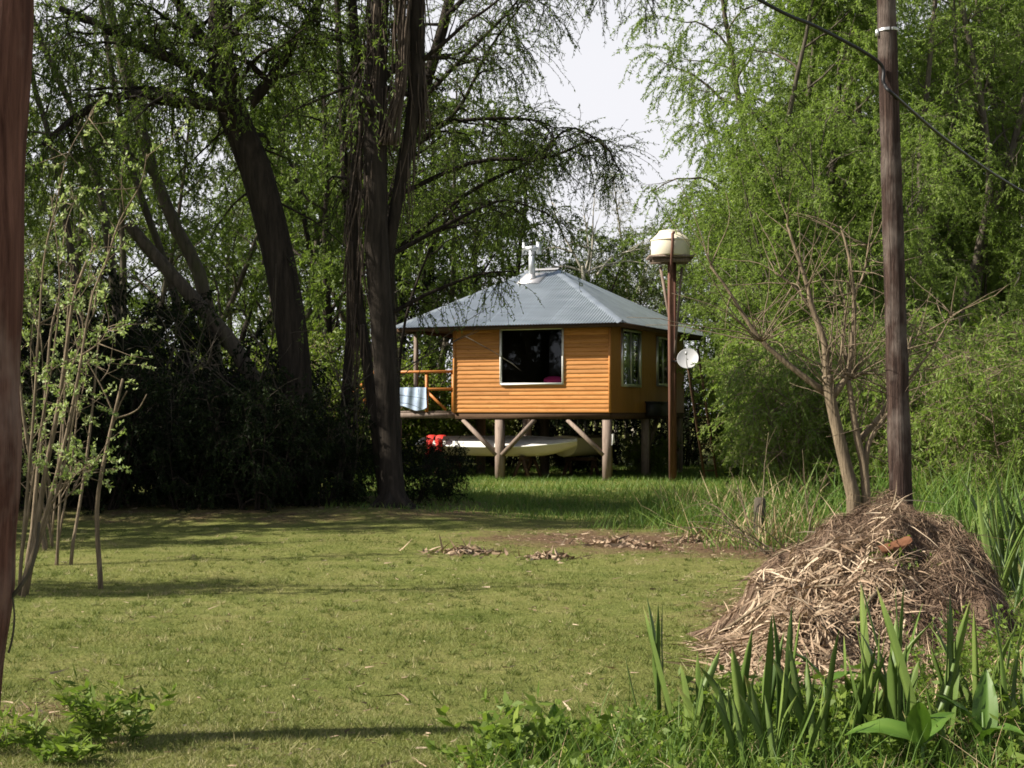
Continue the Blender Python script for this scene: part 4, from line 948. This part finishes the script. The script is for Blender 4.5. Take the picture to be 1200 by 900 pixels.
def sample(n, cx, cy, sx, sy):
    return rng.normal(cx, sx, n), rng.normal(cy, sy, n)
mb = MB()
for n, c, Lr, Wr, vr, sp in [(30000, (2.62, 10.45, .50, .72), (.02, .13), (.002, .006), (.21, .19), 3.0), (4600, (1.95, 9.85, .22, .38), (.06, .26), (.006, .020), (.66, .2), 1.3),
                             (3400, (2.1, 9.6, .30, .32), (.05, .22), (.004, .015), (.52, .24), 1.8), (650, (1.75, 9.25, .26, .25), (.08, .35), (.006, .016), (.62, .2), 1.5),
                             (2600, (3.25, 10.0, .4, .6), (.04, .22), (.003, .008), (.34, .2), 2.4), (1800, (1.55, 9.9, .20, .38), (.05, .28), (.005, .018), (.55, .24), 1.6), (160, (2.6, 10.4, .5, .6), (.2, .5), (.005, .010), (.72, .15), 2.5)]:
    x, y = sample(n, *c); k_ = heap_h(x, y) > -.10; x, y = x[k_], y[k_]; n = len(x); m2 = stalks(n, x, y, Lr, Wr, vr, spread=sp)
    mb.add(m2.V[0], m2.Q[0], m2.A[0])
o = mb.build('stalks', M['straw'], heap); o['kind'] = 'stuff'
def heap_hit(px, py):
    for Yd in np.arange(8.2, 12.5, .02):
        p = at(px, py, Yd)
        if p[2] <= heap_z(p[0], p[1]): return p
    return p
for (a, b, r0) in [((848, 742), (1002, 690), .012), ((950, 790), (1035, 690), .020), ((1050, 588), (1060, 640), .006), ((1130, 660), (1165, 700), .012), ((905, 655), (985, 625), .009), ((1090, 610), (1150, 680), .008)]:
    p, q_ = heap_hit(*a), heap_hit(*b); m = (p + q_) / 2; m[2] = max(m[2], float(heap_z(m[0], m[1]))) + .03; mb = MB()
    mb.tube(smooth_path([p + [0, 0, .02] - hb_, m - hb_, q_ + [0, 0, .03] - hb_], 8), np.linspace(r0, r0 * .6, 8), 6); mb.build('dead_branch', M['bark_tan'], heap, smooth=True)
p = heap_hit(1048, 646); sh_ = MB(); uu, vv_ = np.linspace(-1, 1, 16), np.linspace(-1, 1, 9)
for thk in (0, .012):
    sh_.grid(np.array([[[.11 * u, (.045 - thk) * (1 - .35 * abs(u) ** 3) * math.sin(v * 1.5), (.026 - thk) * math.cos(v * 1.5) * (1 - .4 * u * u) + .02 * u * u + .008 * u + .006 * math.sin(u * 17 + v * 3) * (1 - abs(u)) + .005 * math.sin(v * 9 + u * 5)] for v in vv_] for u in uu]))
o = sh_.build('leaf_sheath', M['clay'], smooth=True); o.location = p + [0, -.02, .03]; o.rotation_euler = (.5, -.25, .2); tag(o, 'curled orange brown dead leaf sheath lying high on the straw heap', 'leaf sheath')

# ------------------------------------------------------------------ sword-leaved clumps, broad-leaved plants, weeds
def iris_clump(seed, nb, Lr, W=(.030, .050), spread=.10, mat='iris', lean=.22, name='iris_clump', cat='plant'):
    rng = np.random.default_rng(seed); mb = MB()
    for i in range(nb):
        a = rng.uniform(0, 6.28); b = np.array([math.cos(a), math.sin(a), 0]) * spread * math.sqrt(rng.random()); b[2] = -.03
        L = rng.uniform(*Lr); d = nrm(np.array([rng.normal(0, lean), rng.normal(0, lean), 1])); t = np.linspace(0, 1, 12)
        bend = nrm(np.array([rng.normal(), rng.normal(), 0])) * abs(rng.normal(0, .16)) + np.array([0, 0, -.05])
        if rng.random() < .13: bend *= 3.2
        C = b + d * L * t[:, None] + bend * L * t[:, None] ** 2.2
        fa = rng.uniform(0, 3.14); S = nrm(np.cross(d, [math.cos(fa), math.sin(fa), .1])); Nn = np.cross(S, d)
        w = rng.uniform(*W) * np.interp(t, [0, .12, .5, .8, 1], [.75, .95, 1, .84, .06]) / 2
        tw_ = rng.normal(0, .5); ct, st_ = np.cos(tw_ * t)[:, None], np.sin(tw_ * t)[:, None]; S2 = S * ct + Nn * st_; N2 = -S * st_ + Nn * ct
        P = np.stack([C - S2 * w[:, None], C + N2 * w[:, None] * .22, C + S2 * w[:, None], C - N2 * w[:, None] * .22, C - S2 * w[:, None]], 1)
        v0 = np.clip(rng.normal(.33, .14), 0, .6); tip_ = rng.choice([0, .35, .7], p=[.4, .35, .25]); vv_ = v0 + .05 * np.sin(t * 9 + i) + tip_ * np.clip((t - .86) / .14, 0, 1); mb.grid(P, np.clip(np.repeat(vv_[:, None], 5, 1), 0, 1))
    o = mb.build(name, M[mat], smooth=True); return tag(o, 'x', cat)
I1 = iris_clump(1, 7, (.45, .80)); I2 = iris_clump(2, 10, (.36, .74), spread=.16); I3 = iris_clump(3, 7, (.32, .66), spread=.13); I4 = iris_clump(4, 26, (.7, 1.25), (.03, .05), .28)
gI = 'sword leaved plants in front of the straw heap'
for i, (px, Yd, pr, s, lab) in enumerate([
        (782, 7.45, I1, 1.0, 'sword leaved clump standing farthest out on the lawn side'), (868, 7.1, I3, 1.12, 'sword leaved clump right of the isolated outer one'),
        (905, 6.9, I1, 1.05, 'sword leaved clump before the palest straw of the heap'), (985, 6.8, I2, .95, 'sword leaved clump before the middle of the heap'), (1030, 7.15, I2, 1.15, 'dense sword leaved clump with tall blades in front of the heap'),
        (1062, 6.75, I1, 1.25, 'tallest sword leaved clump beside the broad light leaf'), (1150, 7.3, I2, 1.05, 'sword leaved clump among dry grass behind the upright broad leaf'), (838, 6.65, I3, .75, 'low sword leaved clump at the bottom edge among weeds'),
        (930, 6.5, I2, .75, 'sword leaved clump cut by the bottom edge before the heap'), (1190, 6.8, I1, .8, 'sword leaved clump in the bottom corner'), (815, 7.2, I3, .9, 'sword leaved clump with mixed short blades behind the low one'), (1012, 6.95, I3, 1.05, 'sword leaved clump left of the dense tall one'), (1100, 6.9, I1, 1.12, 'sword leaved clump between the two broad leaved plants'), (890, 6.55, I2, .75, 'sword leaved clump at the bottom edge before the palest straw'), (1090, 6.5, I3, .9, 'sword leaved clump at the bottom edge by the folded leaves')]):
    place(pr, px, Yd, i * 1.3, s, lab, gI)
gJ = 'dark sword leaves beyond the heap'
for i, (px, Yd, s, lab) in enumerate([(1185, 12.4, .95, 'dark tall sword leaves at the frame edge right of the heap'), (1150, 13.6, .9, 'dark tall sword leaves between the pole and the frame edge'), (1205, 14.2, 1.0, 'dark sword leaves behind those at the frame edge')]):
    place(I4, px, Yd, i * 2.0, s, lab, gJ)

def broad_leaf(L, W, curl, fold, v=0.5):
    L *= .82; W *= .78; t = np.linspace(0, 1, 14); s = np.linspace(-1, 1, 7); w = W / 2 * np.sin(np.pi * np.clip(t, 0, 1) ** .8) ** .8; w[0] = .006
    P = np.array([[[s_ * w[i], L * t[i] * math.cos(curl * t[i]), L * t[i] * math.sin(curl * t[i]) * -1 + abs(s_) * w[i] * fold + .004 * math.sin(s_ * 9 + t[i] * 20)] for s_ in s] for i in range(14)])
    m = MB(); m.grid(P, np.clip(.45 + .22 * np.sin(np.linspace(-1, 1, 7)[None, :] * 16 + t[:, None] * 5) - .35 * (np.abs(s) < .1)[None, :] + .25 * t[:, None] ** 3, 0, 1)); return m
def canna(px, Yd, leaves, label, sth=.25):
    t = empty('broad_leaved_plant', on(px, Yd), 0, label, 'plant', 'broad leaved plants among the sword leaves')
    st = MB(); st.tube([(0, 0, -.03), (.005, 0, sth * .5), (0, .005, sth)], [.012, .010, .006], 7); st.build('stem', M['canna'], t, smooth=True)
    for az, el, L, W, curl, fold, roll, z in leaves:
        m = broad_leaf(L, W, curl, fold); R = np.array((Matrix.Rotation(az, 3, 'Z') @ Matrix.Rotation(el, 3, 'X') @ Matrix.Rotation(roll, 3, 'Y')))
        m.V = [v @ R.T + [0, 0, z] for v in m.V]; m.build('leaf', M['canna'], t, smooth=True)
R_ = math.radians
canna(652, 7.0, [(R_(200), R_(80), .24, .15, -.2, .2, .2, .06), (R_(80), R_(75), .20, .10, .3, .5, .6, .04)], 'lone broad leaved plant with an upright rounded leaf near the lawn edge', .10)
canna(1078, 6.35, [(R_(80), R_(38), .40, .15, .7, .4, -.5, .22), (R_(-60), R_(60), .30, .13, .6, .3, .2, .22), (R_(150), R_(72), .34, .13, .3, .4, .4, .2)], 'broad leaved plant with a long arching light green leaf', .28)
canna(1150, 6.6, [(R_(-30), R_(78), .42, .14, .15, .5, .3, .15), (R_(100), R_(65), .36, .10, .4, .5, -.3, .18), (R_(200), R_(50), .3, .12, .6, .4, .2, .18)], 'broad leaved plant with steep folded leaves next to dry stalks', .3)
canna(965, 7.3, [(R_(70), R_(60), .32, .15, .4, .2, .2, .30), (R_(-80), R_(45), .25, .12, .5, .3, .0, .28)], 'broad leaved plant half hidden by sword leaves before the heap', .32)
canna(1195, 7.0, [(R_(60), R_(60), .36, .15, .4, .2, .2, .2), (R_(-100), R_(65), .28, .12, .5, .3, .0, .2)], 'broad leaved plant cut by the frame edge', .3)

def weed_patch(mb, rng, n, xf, Hr, Lr, k=12, asp=.45):
    for i in range(n):
        x, y = xf(); b = np.array([x, y, float(gz(x, y)) - .01]); T = curve(rng, b, [rng.normal(0, .35), rng.normal(0, .35), 1], rng.uniform(*Hr), 5, .12, .03)
        mb.tube(T, np.linspace(.0028, .0012, 6), 3, .4, cap=False)
        u = rng.uniform(.25, 1, k) * 4.99; ii = u.astype(int); P = T[ii] * (1 - (u - ii))[:, None] + T[ii + 1] * (u - ii)[:, None]
        D = np.stack([rng.normal(0, 1, k), rng.normal(0, 1, k), rng.uniform(-.1, .9, k)], -1)
        mb.leaves(P, D, rng.uniform(*Lr, k), rng.uniform(*Lr, k) * asp, rng, np.clip(rng.normal(.5, .13) + rng.normal(0, .14, k), 0, 1))
rng = np.random.default_rng(401); wm = MB()
def zone():
    while True:
        px = rng.uniform(540, 1260); Yd = rng.uniform(5.9, 8.3); lim = np.interp(px, [540, 640, 760, 900, 1260], [6.7, 7.15, 7.75, 7.9, 8.3])
        if Yd < lim + rng.normal(0, .12): return (px - 600) / F * Yd, Yd
weed_patch(wm, rng, 1100, zone, (.05, .26), (.02, .07))
for _ in range(14):
    cx_, cy_ = zone()
    weed_patch(wm, rng, 16, lambda: (cx_ + rng.normal(0, .07), cy_ + rng.normal(0, .07)), (.15, .40), (.03, .10))
for _ in range(260):
    px_ = rng.uniform(1090, 1260); y_ = rng.uniform(7.0, 9.2); weed_patch(wm, rng, 1, lambda: ((px_ - 600) / F * y_, y_), (.2, .62), (.02, .055), 16)
tag(wm.build('ground_cover', M['weed']), 'low green weeds covering the ground around the sword leaves', 'weeds', kind='stuff')
n = 1300; pts = np.array([zone() for _ in range(n)]); P = np.stack([pts[:, 0], pts[:, 1], gz(pts[:, 0], pts[:, 1]) - .01], -1)
gm = MB(); gm.blades(P, np.stack([rng.normal(0, .6, n), rng.normal(0, .6, n), np.ones(n)], -1), rng.uniform(.08, .42, n) * np.where(pts[:, 0] > 1.75, 1.4, .8), rng.uniform(.003, .010, n), rng.normal(0, .3, (n, 3)) * [1, 1, .4] - [0, 0, .2], rng, np.clip(rng.normal(.5, .22, n), 0, 1), seg=4)
tag(gm.build('dead_grass', M['dry']), 'dead tan stalks tangled through the weeds', 'grass', kind='stuff')
for _ in range(90):
    x_, y_ = rng.normal(2.5, .10), rng.normal(9.95, .06)
    b_ = np.array([x_, y_, float(heap_z(x_, y_))]); k_ = 7
    wm2 = globals().setdefault('hw_mb', MB()); wm2.leaves(np.repeat(b_[None], k_, 0) + rng.normal(0, .02, (k_, 3)), rng.normal(0, 1, (k_, 3)) + [0, 0, .8], rng.uniform(.02, .05, k_), rng.uniform(.008, .02, k_), rng, rng.uniform(.3, .9, k_))
tag(hw_mb.build('creeping_weed', M['weed']), 'small patch of green creeping weed growing on the front of the straw heap', 'weed', kind='stuff')
# long thin grass among them
n = 3600; pts = np.array([zone() for _ in range(n)]); P = np.stack([pts[:, 0], pts[:, 1], gz(pts[:, 0], pts[:, 1]) - .01], -1)
gm = MB(); gm.blades(P, np.stack([rng.normal(0, .3, n), rng.normal(0, .3, n), np.ones(n)], -1), rng.uniform(.12, .38, n), rng.uniform(.003, .008, n), rng.normal(0, .3, (n, 3)) * [1, 1, .4] - [0, 0, .12], rng, np.clip(rng.normal(.45, .2, n), 0, 1), seg=4)
tag(gm.build('long_grass', M['tallgrass']), 'long thin grass blades growing through the weeds', 'grass', kind='stuff')
rng = np.random.default_rng(402)
gWd = 'leafy weeds at the lawn corner'
for px, Yd, n, Hr, lab in [(132, 7.25, 19, (.18, .42), 'leafy weed with pointed green leaves standing at the near lawn corner'), (85, 6.95, 8, (.06, .16), 'small leafy weed between the tall weed and the reddish pole'), (10, 7.15, 9, (.08, .22), 'leafy weed at the foot of the reddish pole')]:
    b = on(px, Yd); m = MB(); weed_patch(m, rng, n, lambda: (b[0] + rng.normal(0, .075), b[1] + rng.normal(0, .06)), Hr, (.05, .105), 20, .27); m.V = [v - b for v in m.V]
    o = m.build('weed_plant', M['weed']); o.location = b; tag(o, lab, 'weed', gWd)

# ------------------------------------------------------------------ dry reeds, tall grass, litter
def tuft(seed, n, Hr, Wr, mat, name, spread=.22, lean=.3, sag=.25, vm=.5):
    rng = np.random.default_rng(seed); P = np.stack([rng.normal(0, spread, n), rng.normal(0, spread, n), np.full(n, -.03)], -1); m = MB()
    D = np.stack([rng.normal(0, lean, n), rng.normal(0, lean, n), np.ones(n)], -1)
    bend = np.stack([rng.normal(0, .3, n), rng.normal(0, .3, n), -np.abs(rng.normal(0, sag, n))], -1)
    m.blades(P, D, rng.uniform(*Hr, n), rng.uniform(*Wr, n), bend, rng, np.clip(rng.normal(vm, .22, n), 0, 1), seg=5)
    return tag(m.build(name, M[mat]), 'x', 'reeds' if mat == 'dry' else 'grass')
D1 = tuft(1, 75, (.3, .90), (.010, .024), 'dry', 'dry_reed_clump', vm=.6); D2 = tuft(2, 90, (.3, .8), (.008, .022), 'dry', 'dry_reed_clump', .3, .5, .5, .5)
T1 = tuft(3, 190, (.3, .95), (.008, .018), 'tallgrass', 'grass_clump', .28, .28, .2); T2 = tuft(4, 120, (.2, .55), (.006, .014), 'tallgrass', 'grass_clump', .3, .35, .3)
gR = 'dry reed clumps between the house and the heap'
for i, (px, Yd, pr, s, lab) in enumerate([(800, 24, D1, .9, 'dry reed clump nearest the tank tower'), (828, 22, D2, 1.0, 'flattened dry reeds below the ladder'), (858, 23.5, D1, 1.0, 'dry reeds behind the bright green grass clump'), (850, 19.6, D2, 1.0, 'dry reeds spilling onto the brown ground'),
                                      (888, 20.5, D1, .95, 'dense pale reed clump beside the old stump'), (905, 18.6, D1, .8, 'pale reed clump under the bare arching stems'), (940, 19.5, D1, .9, 'pale reed clump just left of the pollarded trunks'), (925, 23, D1, 1.1, 'tall dry reeds farther behind the arching stems'),
                                      (975, 17.5, D2, .9, 'dry reeds lying at the foot of the pollarded trunk'), (1085, 17, D1, .9, 'dry reed clump just past the utility pole'), (1118, 15.5, D2, .9, 'dry reeds in front of the dark sword leaves'), (1040, 18, D1, .9, 'dry reeds behind the utility pole'),
                                      (1165, 10.6, D2, .8, 'dry grass right behind the heap shoulder'), (1178, 9.0, D2, .75, 'dry grass at the frame edge beside the heap'), (1120, 8.6, D2, .6, 'dry grass in front of the heap foot'), (1150, 8.0, D2, .6, 'dry stalks behind the steep folded leaves'), (1200, 8.1, D1, .6, 'dry stalks in the lower frame corner'), (1105, 8.0, D1, .5, 'upright dry stalks at the heap foot behind the tallest sword leaves'), (1135, 8.7, D1, .55, 'upright dry stalks under the heap shoulder'), (1170, 7.7, D1, .55, 'upright dry stalks behind the corner sword leaves')]):
    place(pr, px, Yd, i * 1.1, s, lab, gR)
gG = 'green grass clumps along the reeds'
for i, (px, Yd, pr, s, lab) in enumerate([(845, 21, T1, .9, 'bright green grass clump in front of the dry reeds'), (815, 23.5, T1, .8, 'green grass clump beside the first dry reeds'), (870, 18.4, T2, 1.1, 'green grass clump on the brown ground edge'), (760, 22.5, T2, 1.0, 'small green grass clump in the shade patch'), (728, 21.2, T2, .8, 'low grass clump beside the dead leaves'),
                                      (900, 22, T1, 1.0, 'green grass clump among the dry reeds'), (870, 20.6, T1, .95, 'bright green grass clump right of the flattened reeds'), (830, 20.2, T1, .75, 'bright green grass clump at the corner of the brown ground'), (920, 18.8, T1, .9, 'green grass clump below the arching stems'), (795, 22, T2, 1.2, 'green grass clump at the lawn end of the reeds'), (985, 16.5, T1, .8, 'green grass clump at the pollarded trunk foot'), (935, 21, T1, 1.3, 'tall green grass clump left of the pollarded tree'), (1025, 20, T1, 1.4, 'tall green grass clump between pollarded tree and pole'), (1090, 20.5, T1, 1.5, 'tall green grass clump just right of the pole'), (1130, 19.5, T1, 1.4, 'tall green grass clump farther right of the pole'), (1165, 20, T1, 1.5, 'tall green grass clump behind the sword leaves by the frame edge'), (775, 23.2, T1, .8, 'green grass clump at the sunlit end of the lawn'), (805, 20.8, T2, 1.1, 'low green grass clump by the small leaf pile'), (955, 21, T1, .9, 'green grass clump by the pollarded trunks'), (785, 26, T1, .9, 'green grass clump below the tower'), (1065, 19, T1, 1.0, 'green grass clump behind the pole foot'), (1100, 17.5, T1, 1.1, 'green grass clump between pole and sword leaves'),
                                      (1140, 16.5, T1, 1.1, 'green grass clump behind the dark sword leaves'), (1185, 17, T1, 1.2, 'green grass clump at the frame edge'), (1170, 11.4, T1, .7, 'green grass clump behind the heap shoulder dry grass'), (585, 24.8, T2, .8, 'thin grass clump in the shaded bed'), (620, 26.5, T2, .9, 'grass clump at the edge of the shade before the house'), (550, 28, T2, .9, 'grass clump before the porch')]):
    place(pr, px, Yd, i * 1.7, s, lab, gG)
mb = MB(); mb.lathe([(.002, -.1), (.085, -.1), (.075, .40), (.07, .55), (.05, .57), (.002, .56)], 14); o = mb.build('stump', M['bark_grey'], smooth=False); o.location = on(890, 19.0); tag(o, 'short grey stump standing among the pale dry reeds', 'stump')
# the uncut grass round the house
rng = np.random.default_rng(403); n = 60000
y = rng.uniform(23, 46, n); px = rng.uniform(380, 1000, n); x = (px - 600) / F * y
k = rng.random(n) > np.clip(bedmask(x, y) * 1.3, 0, .97); x, y = x[k], y[k]; n = len(x)
gm = MB(); gm.blades(np.stack([x, y, gz(x, y) - .01], -1), np.stack([rng.normal(0, .4, n), rng.normal(0, .4, n), np.ones(n)], -1), rng.uniform(.04, .16, n), rng.uniform(.006, .014, n), rng.normal(0, .3, (n, 3)) * [1, 1, .2], rng, np.clip(.5 + .2 * fnoise(x, y, 55, 3, 1.2) + rng.normal(0, .2, n), 0, 1), seg=2)
tag(gm.build('uncut_grass', M['tallgrass']), 'uncut bright grass around the stilts of the house', 'grass', kind='stuff')
# fallen leaves, reed bits and sticks
rng = np.random.default_rng(404); n = 60000
y = 1 / (1 / 27.0 + rng.random(n) * (1 / 6.6 - 1 / 27.0)); x = (rng.random(n) - .5) * .72 * y
k = rng.random(n) < np.clip(bedmask(x, y) - .15, 0, 1) * .55 * np.clip(y / 14, .3, 1) * 1.6 + .022; x, y = x[k], y[k]; n = len(x)
a = rng.uniform(0, 6.28, n); gm = MB(); big = rng.random(n) < .08
gm.blades(np.stack([x, y, gz(x, y) + .012], -1), np.stack([np.cos(a), np.sin(a), rng.normal(.05, .12, n)], -1), rng.uniform(.015, .07, n) * np.where(big, 2.2, 1), rng.uniform(.003, .012, n) * np.where(big, 1.5, 1), np.stack([rng.normal(0, .2, n), rng.normal(0, .2, n), rng.normal(0, .1, n)], -1), rng, np.clip(rng.normal(.55, .24, n), 0, 1), seg=2)
tag(gm.build('leaf_litter', M['straw']), 'dead leaves and reed bits scattered over the bare ground and lawn', 'litter', kind='stuff')
rng = np.random.default_rng(405)
for px, py, s, lab in [(548, 650, .7, 'pile of dead brown leaves at the edge of the shaded bed'), (722, 641, .8, 'pile of curled dead leaves on the brown ground below the house'), (812, 634, .6, 'pile of dead leaves next to the green grass clump'), (640, 655, .55, 'pile of dead leaves between the shade and the brown ground')]:
    b = G(px, py); n = 240; m = MB(); r = np.abs(rng.normal(0, .28, n)) * s; a = rng.uniform(0, 6.28, n); z = .10 * s * np.exp(-(r / .3 / s) ** 2)
    D = np.stack([rng.normal(0, 1, n), rng.normal(0, 1, n), rng.normal(.1, .4, n)], -1)
    m.blades(np.stack([r * np.cos(a) * 1.5, r * np.sin(a), z * rng.random(n)], -1), D, rng.uniform(.06, .26, n) * s, rng.uniform(.012, .04, n), rng.normal(0, .25, (n, 3)) - [0, 0, .1], rng, np.clip(rng.normal(.55, .2, n), 0, 1), seg=3)
    o = m.build('dead_leaf_pile', M['straw']); o.location = b; tag(o, lab, 'leaf pile', 'piles of dead leaves')
# low things below and behind the house
place(S2, 757, 40.5, .5, .46, 'small light green bush growing under the house beside the corner stilt')
place(S1, 680, 41, 1.5, (.55, .55, .28), 'low black bush under the house between boat and corner stilt')
for i, (px, Yd, s, lab) in enumerate([(590, 46, 1.0, 'dark bush added behind the house as darkness under its floor behind the boat'), (665, 47, 1.1, 'dark bush added behind the house as darkness beside the corner stilt'), (735, 48, 1.1, 'dark bush added behind the house as darkness under its side wall'), (800, 47, 1.0, 'dark bush added as darkness behind the tank tower')]):
    place(S1, px, Yd, i * 1.3, s, lab, gD)  # these bushes are added to supply the darkness seen under the house
# ------------------------------------------------------------------ sky, sun, camera
wd = bpy.data.worlds.new('World'); sc.world = wd; wd.use_nodes = True
nt = wd.node_tree; nt.nodes.clear()
sky = nt.nodes.new('ShaderNodeTexSky'); sky.sky_type = 'NISHITA'; sky.sun_disc = False
sky.sun_elevation = SUN_EL; sky.sun_rotation = math.atan2(SUN_H[0], SUN_H[1])
sky.air_density = 1.0; sky.dust_density = 2.0; sky.ozone_density = 1.0
bg = nt.nodes.new('ShaderNodeBackground'); ow = nt.nodes.new('ShaderNodeOutputWorld')
# thin high cloud: pale towards the horizon, more open overhead
tc = nt.nodes.new('ShaderNodeTexCoord'); sep = nt.nodes.new('ShaderNodeSeparateXYZ'); nt.links.new(tc.outputs['Generated'], sep.inputs[0])
mr = nt.nodes.new('ShaderNodeMapRange'); mr.inputs[1].default_value = 0.26; mr.inputs[2].default_value = 0.46; mr.inputs[3].default_value = 1.0; mr.inputs[4].default_value = 0.06
nt.links.new(sep.outputs[2], mr.inputs[0])
nz = nt.nodes.new('ShaderNodeTexNoise'); nz.inputs['Scale'].default_value = 2.5; nz.inputs['Detail'].default_value = 5; nt.links.new(tc.outputs['Generated'], nz.inputs['Vector'])
mm = nt.nodes.new('ShaderNodeMath'); mm.operation = 'MULTIPLY_ADD'; mm.inputs[1].default_value = 0.22; nt.links.new(nz.outputs['Fac'], mm.inputs[0])
sb_ = nt.nodes.new('ShaderNodeMath'); sb_.operation = 'SUBTRACT'; sb_.inputs[1].default_value = 0.10; nt.links.new(mr.outputs[0], sb_.inputs[0]); nt.links.new(sb_.outputs[0], mm.inputs[2])
mx = nt.nodes.new('ShaderNodeMix'); mx.data_type = 'RGBA'; nt.links.new(mm.outputs[0], mx.inputs[0]); nt.links.new(sky.outputs[0], mx.inputs[6]); mx.inputs[7].default_value = (7.15, 7.15, 7.5, 1)
nt.links.new(mx.outputs[2], bg.inputs[0]); bg.inputs[1].default_value = 0.055
nt.links.new(bg.outputs[0], ow.inputs[0])

sl_ = bpy.data.lights.new('sun', 'SUN'); sl_.energy = 4.6; sl_.angle = math.radians(0.6); sl_.color = (1.0, 0.93, 0.82)
so_ = bpy.data.objects.new('sun', sl_); COL.objects.link(so_)
sd = Vector((SUN_H[0] * math.cos(SUN_EL), SUN_H[1] * math.cos(SUN_EL), math.sin(SUN_EL)))
so_.rotation_euler = sd.to_track_quat('Z', 'Y').to_euler(); so_.location = sd * 60

cam = bpy.data.cameras.new('camera'); cam.sensor_width = 36; cam.lens = 36 * F / 1200; cam.clip_end = 3000; cam.clip_start = 0.1
co_ = bpy.data.objects.new('camera', cam); COL.objects.link(co_); co_.location = (0, 0, CAMZ); co_.rotation_euler = (math.pi / 2 + PITCH, 0, 0)
sc.camera = co_
sc.render.engine = 'CYCLES'
sc.cycles.use_denoising = True
sc.cycles.max_bounces = 8; sc.cycles.diffuse_bounces = 5; sc.cycles.transmission_bounces = 4; sc.cycles.transparent_max_bounces = 8
sc.cycles.sample_clamp_indirect = 6
sc.cycles.filter_width = 1.7
vs = sc.view_settings; vs.view_transform = 'Standard'; vs.look = 'None'; vs.exposure = 1.22; vs.gamma = 1.0; vs.use_curve_mapping = False
